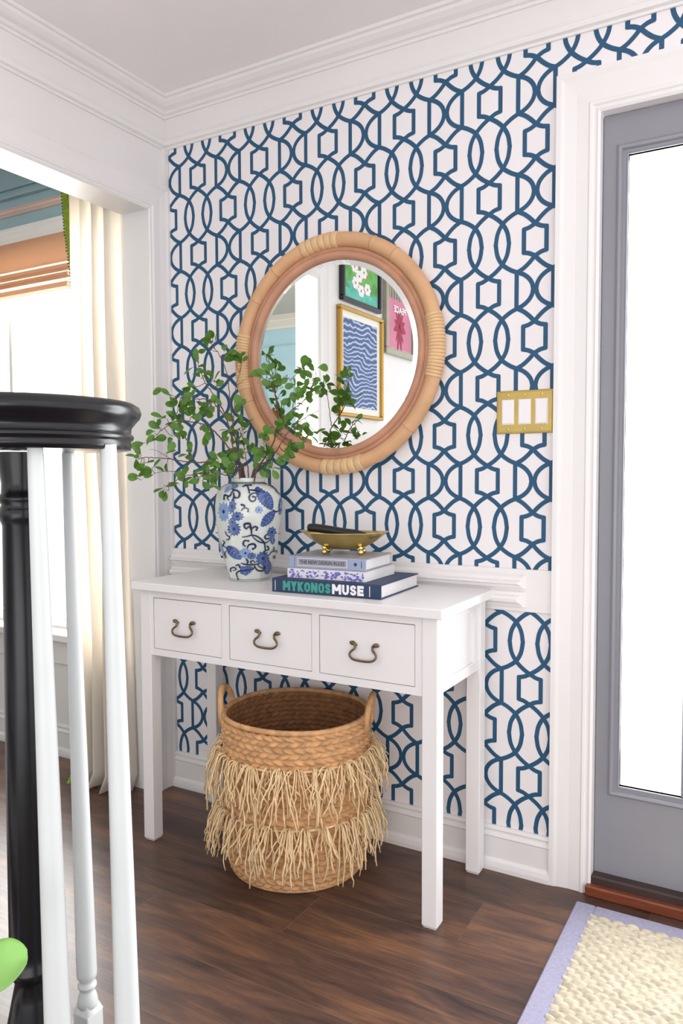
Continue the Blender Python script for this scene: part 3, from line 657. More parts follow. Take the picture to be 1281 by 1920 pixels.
branch([([(450, 894, -.05), (437, 893, -.06), (397, 887, -.09), (347, 893, -.12), (316, 912, -.13)], .0026)],
       [(307, 910, -.13, 3), (313, 918, -.13, 3), (322, 908, -.12, 3), (344, 892, -.12, 4), (346, 902, -.12, 3), (361, 893, -.11, 4), (372, 894, -.1, 4), (386, 890, -.1, 4), (392, 906, -.1, 4), (402, 898, -.09, 3), (380, 902, -.09, 3), (417, 886, -.07, 3), (426, 882, -.06, 3), (340, 882, -.11, 2), (410, 880, -.08, 3)], 'lowest leafy branch drooping left over the vase shoulder')
branch([([(473, 894, -.02), (490, 868, -.04), (512, 832, -.06), (521, 796, -.07), (549, 768, -.08), (577, 745, -.08), (588, 715, -.08)], .0034), ([(524, 789, -.07), (519, 760, -.07), (514, 732, -.07), (500, 706, -.07)], .0018), ([(549, 768, -.08), (552, 735, -.08), (545, 712, -.08)], .0014)],
       [(491, 708, -.07, 3), (499, 700, -.07, 4), (510, 715, -.07, 4), (515, 722, -.07, 3), (541, 708, -.08, 3), (552, 724, -.08, 4), (548, 742, -.08, 3), (572, 700, -.08, 4), (567, 690, -.08, 2), (583, 688, -.08, 3), (592, 692, -.08, 3), (585, 708, -.08, 3), (574, 716, -.08, 3), (586, 728, -.08, 4), (566, 742, -.08, 5), (577, 744, -.08, 5), (590, 742, -.09, 4), (552, 772, -.08, 3), (557, 757, -.08, 4), (570, 730, -.08, 3)], 'tallest leafy branch on the right, crossing the left half of the mirror')
branch([([(478, 894, -.06), (501, 864, -.08), (521, 842, -.1), (543, 806, -.11), (562, 790, -.11), (597, 770, -.12)], .003), ([(500, 864, -.08), (496, 838, -.08), (494, 818, -.08)], .0014)],
       [(493, 817, -.08, 5), (500, 812, -.08, 3), (524, 805, -.1, 5), (515, 810, -.1, 4), (493, 850, -.08, 5), (502, 856, -.09, 5), (510, 860, -.09, 5), (484, 886, -.07, 4), (490, 880, -.07, 4), (510, 876, -.09, 3), (543, 836, -.11, 5), (536, 845, -.11, 4), (549, 826, -.11, 4), (556, 836, -.11, 3), (563, 800, -.11, 4), (560, 788, -.11, 4), (578, 812, -.11, 4), (570, 806, -.11, 3), (594, 812, -.12, 3), (533, 798, -.1, 4), (538, 848, -.11, 3), (575, 776, -.11, 3)], 'bushy leafy branch low on the right of the vase, over the mirror rim')
branch([([(466, 893, .04), (463, 870, .05), (458, 840, .06), (456, 806, .06)], .0024), ([(480, 880, .04), (484, 862, .05), (478, 850, .05)], .001)],
       [(448, 805, .06, 3), (458, 802, .06, 4), (452, 826, .06, 4), (462, 838, .06, 3), (446, 842, .06, 3), (456, 856, .05, 3), (466, 848, .06, 2), (450, 792, .06, 3), (456, 818, .06, 3)], 'short leafy branch standing upright in the middle of the vase')

# ------------------------------------------------------------------ books
def text(body, size, sx, mi_mat, off, bold=0.):
    cu = bpy.data.curves.new('t', 'FONT'); cu.body = body; cu.size = size; cu.offset = bold; cu.extrude = .0002; cu.resolution_u = 3; cu.align_x = 'CENTER'; cu.align_y = 'CENTER'
    o = bpy.data.objects.new('t', cu); COL.objects.link(o); bpy.context.view_layer.update()
    me = bpy.data.meshes.new_from_object(o.evaluated_get(bpy.context.evaluated_depsgraph_get())); bpy.data.objects.remove(o)
    g = G(); g.add([(v.co.x*sx, -v.co.z+off, v.co.y) for v in me.vertices], [list(p.vertices) for p in me.polygons]); return g
def shift(g, dx, dy, dz):
    g.v = [(x+dx, y+dy, z+dz) for x, y, z in g.v]; return g
def fitw(g, w, h=None):
    xs = [v[0] for v in g.v]; zs = [v[2] for v in g.v]; cx, cz = (min(xs)+max(xs))/2, (min(zs)+max(zs))/2; k = w/(max(xs)-min(xs)); kz = h/(max(zs)-min(zs)) if h else k
    g.v = [((x-cx)*k, y, (z-cz)*kz) for x, y, z in g.v]; return g
GLY = {'M': (1.25, [[(0, 0), (0, 1)], [(1, 0), (1, 1)], [(0, 1), (.5, .25)], [(1, 1), (.5, .25)]]), 'Y': (1., [[(0, 1), (.5, .45)], [(1, 1), (.5, .45)], [(.5, .5), (.5, 0)]]), 'K': (1., [[(0, 0), (0, 1)], [(.05, .4), (1, 1)], [(.3, .55), (1, 0)]]),
       'N': (1.05, [[(0, 0), (0, 1)], [(1, 0), (1, 1)], [(0, 1), (1, 0)]]), 'E': (.85, [[(0, 0), (0, 1)], [(0, 0), (1, 0)], [(0, .5), (.9, .5)], [(0, 1), (1, 1)]]), 'U': (.95, [[(0, 1.18), (0, .3), (.15, .06), (.5, -.03), (.85, .06), (1, .3), (1, 1.18)]]),
       'O': (1., [[(.5, 1.03), (.12, .93), (0, .7), (0, .3), (.12, .07), (.5, -.03), (.88, .07), (1, .3), (1, .7), (.88, .93), (.5, 1.03)]]), 'S': (.9, [[(1, .74), (.85, .95), (.5, 1.03), (.1, .93), (0, .74), (.2, .57), (.8, .43), (1, .26), (.88, .05), (.5, -.03), (.12, .05), (0, .26)]])}
def blocks(word, x, z, w, h, t, y=-.0006):
    g = G(); tot = sum(GLY[c][0] for c in word); gap = t*.30; unit = (w-gap*(len(word)-1))/tot; k = 0
    for c in word:
        cw = GLY[c][0]*unit; ix, iw = x+t/2, cw-t; vt = t if c not in 'OUS' else t*.94
        for line in GLY[c][1]:
            pts = [Vector((ix+a*iw, z+t/2+b*(h-t))) for a, b in line]; n = len(pts); L1, L2 = [], []
            closed = (pts[0]-pts[-1]).length < 1e-6
            for i, p in enumerate(pts):
                a = pts[i-1] if i else (pts[-2] if closed else pts[0]); b = pts[i+1] if i < n-1 else (pts[1] if closed else pts[-1]); d = (b-a).normalized(); nn = Vector((-d.y, d.x))*vt/2
                if n == 2:
                    e = d*t/2*(1 if abs(d.x) < .01 or abs(d.y) < .01 else 0); p = p + (e if i else -e)
                    if not (abs(d.x) < .01 or abs(d.y) < .01):
                        hw = Vector((vt*.56, 0)); q = p+Vector((0, (t/2 if p.y > z+h*.6 else (-t/2 if p.y < z+h*.2 else 0)))); L1.append(q-hw); L2.append(q+hw); continue
                L1.append(p+nn); L2.append(p-nn)
            k += 1; yy = y-.00002*k
            g.add([(q.x, yy, q.y) for q in L1+L2], [(i, i+1, n+i+1, n+i) for i in range(n-1)])
        x += cw+gap
    return g
def book(label, p0, ang, L, D, T, cm, topm, ct=.0032, sq=.004):
    t = thing('book', label, 'book', (p0[0], p0[1], p0[2]), ang, None)
    g = G(); g.box(0, L, 0, D, 0, ct, 1, bv=.0008); g.box(0, L, 0, D, T-ct, T, 1, bv=.0008); g.box(0, L, -.0002, ct, 0, T, 0, bv=.0014)
    local(g, 'cover', [cm, topm], t)
    g = G(); g.box(sq, L-sq, ct, D-sq, ct, T-ct, 0); local(g, 'page_block', PAG, t); return t
b = book('large navy hardback at the bottom of the stack, big teal and white spine lettering', (.6793, -.3505, HT+.0005), .056, .334, .268, .038, BKN, BKN)
o = local(blocks('MYKONOS', .036, .0055, .150, .0270, .0072), 'spine_title', TEAL, b, False); o['label'] = 'teal lettering reading MYKONOS'
o = local(blocks('MUSE', .190, .0055, .094, .0270, .0074), 'spine_title', WHP, b, False); o['label'] = 'white lettering reading MUSE'
g = G(); g.box(.300, .302, -.0008, -.0002, .005, .033); local(g, 'spine_imprint', WHP, b)
g = G()
for i in range(7): g.box(.010, .0125, -.0007, -.0001, .005+i*.004, .0075+i*.004)
o = local(g, 'spine_imprint', WHP, b)
b = book('paperback with violet and white floral spine in the middle of the stack', (.7134, -.3235, HT+.039), .050, .241, .20, .0262, CIT, CIT, .0012, .001)
g = G(); rr = random.Random(3)
for i in range(120):
    x = rr.choice((rr.gauss(.085, .03), rr.gauss(.16, .028), rr.gauss(.215, .012), rr.gauss(.02, .008), rr.uniform(.01, .23))); z = rr.uniform(.003, .023); x = min(max(x, .006), .234); r = rr.uniform(.0018, .0062)
    n = 7; g.add([(x+r*cos(2*pi*k/n)*rr.uniform(.5, 1.2), -.0004-.000004*i, min(max(z+r*.7*sin(2*pi*k/n)*rr.uniform(.5, 1.2), .0008), .0254)) for k in range(n)], [list(range(n))], 0)
local(g, 'spine_pattern', VIO, b, False)
b = book('grey-blue hardback on top of the stack, under the brass dish, boxed spine title', (.7090, -.3110, HT+.0655), .080, .238, .185, .034, BKG, BKT)
g = G(); x0, x1, z0, z1, w = .030, .182, .007, .028, .0012
for a in ((x0, x1, z0, z0+w), (x0, x1, z1-w, z1), (x0, x0+w, z0, z1), (x1-w, x1, z0, z1)): g.box(a[0], a[1], -.0006, 0, a[2], a[3])
o = local(g, 'spine_border', WHP, b)
g = G(); g.box(x0+w, x1-w, -.0004, 0, z0+w, z1-w); local(g, 'title_panel', BKT, b)
g = shift(fitw(text('THE NEW DESIGN RULES', .01, 1, 0, 0, .0001), .138, .0095), .106, -.0007, .0175); o = local(g, 'spine_title', NAV, b, False); o['label'] = 'navy lettering reading THE NEW DESIGN RULES'
g = G(); g.box(.0195, .0205, -.0005, 0, .002, .032); local(g, 'spine_line', NAV, b)
g = G(); g.ball((.207, -.0002, .0175), .005, 0, 10, (1, .1, 1)); g.box(.224, .226, -.0005, 0, .008, .026); local(g, 'spine_imprint', NAV, b)

# ------------------------------------------------------------------ brass dish and black case
BC = Vector((.835, -.215, HT+.0998)); BA = .33
t = thing('footed_dish', 'oval brass dish on ball feet resting on the stacked books', 'dish', BC, BA)
g = G(); k = 56
def ov(a, s): return 1
pr_o = [(.001, .0145), (.035, .015), (.060, .022), (.085, .036), (.104, .052), (.112, .060), (.118, .062)]
pr_i = [(.118, .0635), (.110, .0625), (.100, .053), (.082, .039), (.058, .0255), (.034, .0185), (.001, .018)]
for pr, fl in ((pr_o+pr_i, 0),):
    vs = []
    for r, z in pr:
        for j in range(k):
            a = 2*pi*j/k; u = max(0, (r-.05)/.068); sc = 1+.045*u*abs(cos(a*4))**.6*(1 if abs(cos(a)) < .9 else 1.6); vs.append((r*sc*cos(a)*1.03, r*sc*sin(a)*.60, z+.004*u*abs(cos(a))**6))
    n = len(pr); g.add(vs, [(i*k+j, i*k+(j+1) % k, (i+1)*k+(j+1) % k, (i+1)*k+j) for i in range(n-1) for j in range(k)], 0, True)
local(g, 'bowl', BRS, t, False)
for x, y in ((-.052, -.026), (.052, -.026), (.052, .026), (-.052, .026)):
    g = G(); g.ball((x, y, .0085), .0085, 0, 12); g.lathe([(.005, .012), (.004, .017), (.009, .022), (.0005, .026)], (x, y, 0), 12); local(g, 'foot', BRS, t, False)
t = thing('sunglasses_case', 'long black leather case lying in the brass dish', 'case', BC+Vector((0, 0, .05)), BA-.15)
g = G(); P = smooth([Vector(p) for p in ((-.108, -.004, .024), (-.085, -.004, .0235), (-.04, -.002, .018), (.0, 0, .012), (.04, .004, .008), (.07, .006, .005))], 5)
g.tube(P, [.009]+[.0155]*2+[.017]*(len(P)-9)+[.015, .0135, .012, .010, .007, .004], 12, flat=.72)
local(g, 'case_body', BLC, t, False)
g = G(); g.tube([p+Vector((0, -.0160, .001)) for p in P[2:-6]], .0009, 5); local(g, 'seam', BLC, t, False)

# ------------------------------------------------------------------ round rattan mirror
MC = Vector((.688, 0, 1.5095)); 
t = thing('round_mirror', 'round mirror in a thick natural rattan frame on the patterned wall', 'mirror', MC)
def ring(g, r, y, rt, k=16, n=144, mi=0, a0=0, a1=2*pi, rj=None):
    full = abs(a1-a0-2*pi) < 1e-6; m = n if full else max(4, int(n*(a1-a0)/(2*pi)))
    pts = [(r*cos(a0+(a1-a0)*i/(m if full else m-1)), y, r*sin(a0+(a1-a0)*i/(m if full else m-1))) for i in range(m)]
    rad = [rt*(1+(rj(a0+(a1-a0)*i/m) if rj else 0)) for i in range(m)]
    g.tube(pts, rad, k, mi, closed=full)
def node_swell(angs):
    def f(a):
        s = 0
        for q in angs:
            d = abs((a-q+pi) % (2*pi)-pi); s += .05*math.exp(-(d/.014)**2)-.03*math.exp(-((d-.035)/.012)**2)
        return s
    return f
nodes = [R_(x) for x in (14, 52, 66, 127, 146, 203, 232, 288, 318)]
g = G(); ring(g, .3495, -.026, .0225, 20, 360, rj=node_swell(nodes)); local(g, 'frame', RAT, t, False)
for q in nodes:
    c, s = cos(q), sin(q); p = Vector((.3495*c, -.026, .3495*s)); tn = Vector((-s, 0, c)); g = G(); g.tube([p-tn*.0011, p+tn*.0011], .0237, 20); local(g, 'node_band', RATI, t, False)
g = G(); ring(g, .3195, -.022, .0095, 12, 180); local(g, 'inner_hoop', RATI, t, False)
g = G(); ring(g, .3035, -.026, .0125, 14, 180, rj=node_swell([R_(x) for x in (40, 97, 170, 200, 260, 330)])); local(g, 'inner_hoop', RATI, t, False)
for a, da in ((0, 15), (97, 11), (180, 15), (276, 12)):
    g = G(); n = int(da*1.3) if a in (0, 180) else 6; w = R_(da)*2*.3495/n
    for i in range(n):
        q = R_(a-da)+2*R_(da)*(i+.5)/n+(.0 if a in (0, 180) else 0); c, s = cos(q), sin(q); p = Vector((.3495*c, -.026, .3495*s)); tn = Vector((-s, 0, c))
        g.tube([p-tn*w*.5, p-tn*w*.3, p+tn*w*.3, p+tn*w*.5], [.0238, .0256, .0256, .0238], 22)
    o = local(g, 'binding', WRAP, t, False); o['label'] = 'pale cane binding around the frame'
g = G(); g.add([(.274*cos(2*pi*i/96), -.0240, .274*sin(2*pi*i/96)) for i in range(96)], [list(range(96))]); local(g, 'mirror_glass', MIR, t, False)
g = G(); n = 96; g.add([(.274*cos(2*pi*i/n), -.0240, .274*sin(2*pi*i/n)) for i in range(n)]+[(.300*cos(2*pi*i/n), -.0215, .300*sin(2*pi*i/n)) for i in range(n)], [(i, (i+1) % n, n+(i+1) % n, n+i) for i in range(n)]); o = local(g, 'bevelled_edge', MIR, t, False)
g = G(); g.add([(.335*cos(2*pi*i/n), y, .335*sin(2*pi*i/n)) for y in (-.018, -.003) for i in range(n)], [list(range(n)), list(range(n, 2*n))]+[(i, (i+1) % n, n+(i+1) % n, n+i) for i in range(n)]); local(g, 'backing_board', SIL, t)

# ------------------------------------------------------------------ brass switch plate
sw = thing('light_switch', 'brass triple switch plate with three white rockers beside the door casing', 'light switch', (1.290, -.0005, 1.3085))
g = G(); g.box(-.0805, .0805, -.0045, 0, -.0595, .0595, bv=.002); g.box(-.0765, .0765, -.0062, -.004, -.0555, .0555, bv=.0018); local(g, 'plate', BRD, sw)
for x in (-.047, 0, .047):
    g = G(); g.box(x-.0175, x+.0175, -.0068, -.006, -.0345, .0345, bv=.0003); local(g, 'rocker_surround', SWW, sw)
    g = G(); g.box(x-.0155, x+.0155, -.0098, -.0066, -.0325, .0325, bv=.0012); o = local(g, 'rocker', SWW, sw)
    for z in (-.047, .047):
        g = G(); g.ball((x, -.0062, z), .0034, 0, 10, (1, .35, 1)); local(g, 'screw', BRS, sw, False)

# ------------------------------------------------------------------ woven basket
BKC = Vector((.687, -.242, 0))
t = thing('basket', 'round woven basket with two raffia fringe tiers under the console table', 'basket', BKC)
bprof = smprof([(.165, 0), (.190, .006), (.200, .03), (.204, .08), (.205, .15), (.2055, .25), (.208, .33), (.212, .38), (.2145, .42), (.2145, .443)], 6)
def rz_(z):
    for (r0, z0), (r1, z1) in zip(bprof, bprof[1:]):
        if z0 <= z <= z1: return r0+(r1-r0)*(z-z0)/max(1e-6, z1-z0)
    return bprof[-1][0]
def weave(z0, z1, rowh, lumps, rfun, amp, sgn=1, nz=6, na=10):
    g = G(); rows = int(round((z1-z0)/rowh)); K = lumps*na; vs = []; NZ = rows*nz
    for i in range(NZ+1):
        v = i/nz; row = int(min(v, rows-1e-6)); fv = v-row; z = z0+(z1-z0)*i/NZ
        hb = abs(sin(pi*fv))**.6
        for j in range(K):
            u = j/na+.5*(row % 2)+(.55*(fv-.5)*(1 if row % 2 else -1)) ; fu = u-math.floor(u)
            lump = (abs(sin(pi*fu))**.5)*hb
            r = rfun(z)+sgn*(amp*lump-.004); a = 2*pi*j/K; vs.append((r*cos(a), r*sin(a), z+.0012*sin(2*pi*fu)))
    g.add(vs, [(i*K+j, i*K+(j+1) % K, (i+1)*K+(j+1) % K, (i+1)*K+j) for i in range(NZ) for j in range(K)], 0, True); return g
g = weave(.004, .440, .0168, 46, rz_, .0100); g.lathe([(.165, .002), (.0, .002)], k=40); local(g, 'body', WIC, t, False)
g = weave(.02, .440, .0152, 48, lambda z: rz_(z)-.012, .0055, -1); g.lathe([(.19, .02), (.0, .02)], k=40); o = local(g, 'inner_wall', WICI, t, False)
g = G(); n = 240; g.tube([(.2105*cos(2*pi*i/n), .2105*sin(2*pi*i/n), .447+.002*sin(3*2*pi*i/n)) for i in range(n)], [.0070+.0009*abs(sin(i*.9)) for i in range(n)], 10, closed=True); local(g, 'rim', WIC, t, False)
n = 60; g = G(); g.tube([(.190*cos(2*pi*i/n), .190*sin(2*pi*i/n), .006) for i in range(n)], .0065, 8, closed=True); local(g, 'base_coil', WIC, t, False)
for ac in (R_(198), R_(20)):
    g = G(); P = []
    for i in range(25):
        s = i/24; th = pi*s; a = ac+.24*cos(th); z = .405+.098*sin(th)**.75 if 0 < s < 1 else .405; r = .2185+.008*sin(th); P.append((r*cos(a), r*sin(a), z))
    g.tube(P, [.0085+.0009*(i % 2) for i in range(25)], 9); local(g, 'handle', WIC, t, False)
def fringe(z0, cnt, lmin, lmax, seed, lift):
    rn = random.Random(seed); g = G(); tuft = 30; TO = [rn.uniform(-.04, .04) for _ in range(tuft)]; TL = [rn.uniform(.7, 1.1) for _ in range(tuft)]
    for i in range(cnt):
        tb = int(rn.random()*tuft); dv = rn.gauss(0, 1); a0 = 2*pi*tb/tuft+TO[tb]+dv*.018+.3*seed; r = rz_(z0)+.005
        z = z0+rn.uniform(-.003, .006); L = rn.uniform(lmin, lmax)*TL[tb]; kk = 11
        out = rn.uniform(.010, lift); drift = dv*.075+rn.gauss(0, .11); P = []; ph = rn.uniform(0, 6); fr = rn.uniform(7, 13); wv = rn.uniform(.004, .013)
        for q in range(kk+1):
            s = q/kk
            rr = r+out*(1-math.exp(-s*3.2))+.004*sin(s*fr*1.3+ph*2)*s; aa = a0+drift*s**.7+wv*sin(s*fr+ph)*s**.5
            zz = z+.014*sin(pi*min(1, s*3.2))*(out/.04)-L*s**1.2
            P.append(Vector((rr*cos(aa), min(rr*sin(aa), .2135 if zz < .14 else .229), max(.008, zz)))+Vector((rn.uniform(-.001, .001), rn.uniform(-.001, .001), 0)))
        w0 = rn.uniform(.0014, .0021); g.tube(P, [w0*(1+.3*(q % 2)) for q in range(kk+1)], 4)
    g.tube([(rz_(z0)*1.02*cos(2*pi*i/80), rz_(z0)*1.02*sin(2*pi*i/80), z0) for i in range(80)], .0035, 6, closed=True)
    return g
for z0, seed, cnt, mn, mx in ((.343, 1, 360, .050, .165), (.180, 2, 320, .050, .150)):
    o = local(fringe(z0, cnt, mn, mx, seed, .062), 'fringe', RAF, t, False); o['kind'] = 'stuff'; o['label'] = 'pale twisted raffia fringe'

# ------------------------------------------------------------------ door mat
RX, RY, RW, RD, BW = 1.463, -.079, 1.05, .72, .050
t = thing('door_mat', 'woven seagrass mat with lavender blue cloth border at the front door', 'mat', (RX+RW/2, RY-RD/2, 0))
g = G()
for a in ((RX, RX+BW, RY-RD, RY), (RX+RW-BW, RX+RW, RY-RD, RY), (RX+BW, RX+RW-BW, RY-BW, RY), (RX+BW, RX+RW-BW, RY-RD, RY-RD+BW)): g.box(a[0], a[1], a[2], a[3], .0005, .010, bv=.003)
g.make('border', RUGB, t, recalc=True)
g = G(); st = .0036; x0, x1, y0, y1 = RX+BW-.003, RX+RW-BW+.003, RY-RD+BW-.003, RY-BW+.003; nx, ny = int((x1-x0)/st), int((y1-y0)/st); vs = []
rn = random.Random(5); J = {}
for j in range(ny+1):
    for i in range(nx+1):
        x, y = x0+(x1-x0)*i/nx, y0+(y1-y0)*j/ny
        row = math.floor((y-y0)/.0175); fy = (y-y0)/.0175-row; u = (x-x0)/.034+.5*(row % 2); cu_ = math.floor(u); fu = u-cu_
        key = (row, cu_)
        if key not in J: J[key] = (rn.uniform(.82, 1.12), rn.uniform(-.03, .06))
        jj, sk = J[key]; h = (sin(pi*fu)**.4)*(sin(pi*min(1, max(0, fy+sk*(fu-.5))))**.38)*jj
        strand = .0009*sin((fy+sk*fu)*2*pi*3.5)
        vs.append((x, y, .0035+.0105*h+strand*h))
g.add(vs, [(j*(nx+1)+i, j*(nx+1)+i+1, (j+1)*(nx+1)+i+1, (j+1)*(nx+1)+i) for j in range(ny) for i in range(nx)], 0, True); g.box(x0, x1, y0, y1, .0005, .004)
g.make('woven_center', SEA, t)

# ------------------------------------------------------------------ stairs, newel, balusters, handrail
NC = at(40, 960, 1.0); NX, NY = NC.x, NC.y
SH = .19
t = thing('starting_step', 'rounded dark wood starting step carrying the newel and balusters', 'step', (.6, -1.5, 0))
g = G(); 
outl = [(0.02, -1.27), (1.02, -1.27)]+[(1.06+.165*sin(a*pi/12), NY+.17*cos(a*pi/12)) for a in range(0, 13)]+[(1.0, -1.66), (.02, -1.66)]
n = len(outl); g.add([(x, y, z) for z in (SH-.028, SH) for x, y in outl], [list(range(n))[::-1], list(range(n, 2*n))]+[(i, (i+1) % n, n+(i+1) % n, n+i) for i in range(n)])
g.make('tread', BST, t, recalc=True)
g = G(); o2 = [(x*.97+.01, (y+1.45)*.9-1.45) for x, y in outl]; g.add([(x, y, z) for z in (0, SH-.028) for x, y in o2], [list(range(n))[::-1], list(range(n, 2*n))]+[(i, (i+1) % n, n+(i+1) % n, n+i) for i in range(n)])
g.make('riser', WH, t, recalc=True)
t = thing('staircase', 'flight of dark wood treads and white risers behind the starting step', 'stairs', (.5, -2.1, 0))
for k in range(1, 5):
    g = G(); g.box(.01, .93, -1.67-.26*k, -1.67-.26*(k-1), SH*(k-1)-.028 if k > 1 else 0, SH*(k+1)-.028); g.make('riser', WH, t, recalc=True)
    g = G(); g.box(.01, .95, -1.67-.26*k-.005, -1.67-.26*(k-1), SH*(k+1)-.0278, SH*(k+1), bv=.006); g.make('tread', BST, t, recalc=True)

ZT, ZB = 1.2345, 1.1715
t = thing('newel_post', 'glossy black turned newel post at far left, under the handrail volute', 'newel post', (NX, NY, SH))
g = G(); pf = [(.036, 0), (.038, .01), (.038, .04), (.030, .055), (.036, .075), (.043, .11), (.044, .14), (.037, .20), (.026, .255), (.022, .275), (.026, .283), (.031, .290), (.031, .297), (.027, .303), (.0285, .32), (.0275, .5), (.025, .75), (.0235, .885), (.0265, .893), (.0285, .9), (.0265, .907), (.024, .912), (.028, .918), (.028, .922), (.024, .927), (.0235, .94), (.027, .965), (.028, .98)]
g.lathe(pf, k=32); local(g, 'post', BLK, t)
def baluster(px, w, wtop, wbot, label, lean):
    b = at(px, 845, w); base = Vector((b.x, b.y, SH)); t = thing('baluster', label, 'baluster', base, 0, None)
    z1 = .142 if px != 203 else .11
    g = G(); Hh = ZB+.006-SH; s = wbot*.52
    g.box(-s, s, -s, s, 0, z1, bv=.0015)
    g.add([(-s, -s, z1), (s, -s, z1), (s, s, z1), (-s, s, z1)]+[(s*.62*cos(q*pi/2+pi/4)*1.3, s*.62*sin(q*pi/2+pi/4)*1.3, z1+.018) for q in (2, 3, 0, 1)], [(i, (i+1) % 4, 4+(i+1) % 4, 4+i) for i in range(4)], 0, True)
    g2 = [(s*.74, z1+.004), (s*.95, z1+.008), (s*.98, z1+.014), (s*.9, z1+.022), (s*.70, z1+.030), (s*.64, z1+.034), (s*.88, z1+.037), (s*.90, z1+.041), (s*.70, z1+.044), (s*.72, z1+.048), (s*.93, z1+.053), (wbot*.5, z1+.060)]
    N_ = 8; g2 += [(wbot*.5+(wtop-wbot)*.5*i/N_, z1+.060+(Hh-z1-.060)*i/N_) for i in range(1, N_+1)]
    g.lathe(g2, k=28)
    bm = g.make('turned_shaft', BAL, recalc=False)
    # lean away about the top
    for v in bm.data.vertices:
        f = (Hh-v.co.z)/Hh; v.co += Vector((RT.x, RT.y, 0))*lean*f
    bm.parent = t; return t
baluster(66, .90, .0180, .0330, 'white turned baluster nearest the black newel post', .0155)
baluster(127, 1.12, .0165, .0300, 'middle white baluster, its square foot in view', .0150)
baluster(203, .95, .0200, .0330, 'white turned baluster furthest right under the volute', .0145)
# volute / handrail
t = thing('handrail', 'glossy black curled handrail end sitting on the newel and balusters', 'handrail', (NX, NY, ZB))
capp = [(.001, ZB), (.134, ZB), (.139, ZB+.001), (.1405, ZB+.008), (.139, ZB+.012), (.142, ZB+.014), (.1435, ZB+.0175), (.142, ZB+.0205), (.1395, ZB+.022), (.1405, ZB+.030), (.146, ZB+.037), (.1515, ZB+.043), (.1535, ZB+.050), (.151, ZB+.057), (.144, ZB+.0615), (.130, ZB+.063), (.001, ZB+.063)]
g = G(); g.lathe([(r, z-ZB) for r, z in capp], k=96); local(g, 'volute_cap', BLK, t)
sec = [(-.03, 0), (.03, 0), (.031, .008), (.028, .013), (.032, .017), (.028, .022), (.033, .04), (.034, .05), (.028, .06), (0, .064), (-.028, .06), (-.034, .05), (-.033, .04), (-.028, .022), (-.032, .017), (-.028, .013), (-.031, .008)]
g = G(); path = smooth([Vector(p) for p in ((-.02, -.10, 0), (-.05, -.22, .01), (-.06, -.36, .10), (-.06, -.80, .42), (-.06, -1.6, 1.0))], 8); nn = len(sec); vs = []
for p in path: vs += [(p.x+a, p.y, p.z+b_) for a, b_ in sec]
g.add(vs, [(i*nn+j, i*nn+(j+1) % nn, (i+1)*nn+(j+1) % nn, (i+1)*nn+j) for i in range(len(path)-1) for j in range(nn)], 0, True); local(g, 'sloping_rail', BLK, t, False)

# ------------------------------------------------------------------ plant at the lower left
tip = at(22, 1812, .78); pot = Vector((1.235, -1.80, 0))
t = thing('potted_plant', 'potted plant showing one round pale green leaf at the lower left edge', 'plant', pot)
g = G(); g.lathe([(.001, 0), (.06, 0), (.085, .15), (.09, .15), (.09, .17), (.078, .17), (.075, .14), (.001, .14)], k=32); local(g, 'pot', TER, t)
g = G(); lp = tip-pot; P = smooth([Vector((0, 0, .13)), Vector((-.02, .0, .32)), Vector((lp.x-.09, lp.y-.05, lp.z-.10)), lp-RT*.045-UP*.01], 6); g.tube(P, .003, 6)
for q in ((-.05, -.04, .40), (-.10, -.03, .35)): g.tube(smooth([Vector((0, 0, .13)), Vector((q[0]*.4, q[1]*.4, .25)), Vector(q)], 5), .0025, 6)
local(g, 'stem', LF2, t, False)
def round_leaf(g, c, ax, nrm, L, W):
    ax = ax.normalized(); nrm = nrm.normalized(); s = ax.cross(nrm).normalized(); vs = []; N1, N2 = 16, 10
    for i in range(N1+1):
        u = i/N1; w = W*.5*(sin(pi*(.04+.93*u))**.55)
        for j in range(N2+1):
            v = j/N2*2-1; vs.append(c+ax*(u-.5)*L+s*w*v+nrm*(-.16*L*(u-.5)**2+.10*W*abs(v)**1.3-.03*W*v*v*u+.012*W*sin(9*u)*abs(v)))
    g.add(vs, [(i*(N2+1)+j, i*(N2+1)+j+1, (i+1)*(N2+1)+j+1, (i+1)*(N2+1)+j) for i in range(N1) for j in range(N2)], 0, True)
g = G(); round_leaf(g, lp-RT*.012, RT*.8+UP*.28, UP*.75-FW*.75, .058, .050); o = local(g, 'leaf', LF2, t, False); o.modifiers.new('s', 'SOLIDIFY').thickness = .0006
g = G(); round_leaf(g, Vector((-.05, -.04, .40)), Vector((-1, -.3, .1)), Vector((0, 0, 1)), .06, .05); o = local(g, 'leaf', LF2, t, False); o.modifiers.new('s', 'SOLIDIFY').thickness = .0006

# ------------------------------------------------------------------ framed pictures on the stair side of the partition (seen in the mirror)
def frame(label, y0, y1, z0, z1, fw, fm, bm_, mount, art):
    y0, y1 = y0-.06, y1-.06; cy, cz = (y0+y1)/2, (z0+z1)/2; t = thing('framed_picture', label, 'picture', (PX, cy, cz)); a, b = abs(y1-y0)/2, (z1-z0)/2
    g = G()
    for bx in ((-a, a, b-fw, b), (-a, a, -b, -b+fw), (-a, -a+fw, -b+fw, b-fw), (a-fw, a, -b+fw, b-fw)): g.box(.001, .028, bx[0], bx[1], bx[2], bx[3], bv=.004)
    local(g, 'frame', fm, t)
    g = G(); g.box(.001, .010, -a+fw, a-fw, -b+fw, b-fw); local(g, 'mount', bm_, t)
    art(t, a-fw-mount, b-fw-mount)
def P2(g, pts, x, mi): g.add([(x, p[0], p[1]) for p in pts], [list(range(len(pts)))], mi)
WVA = None
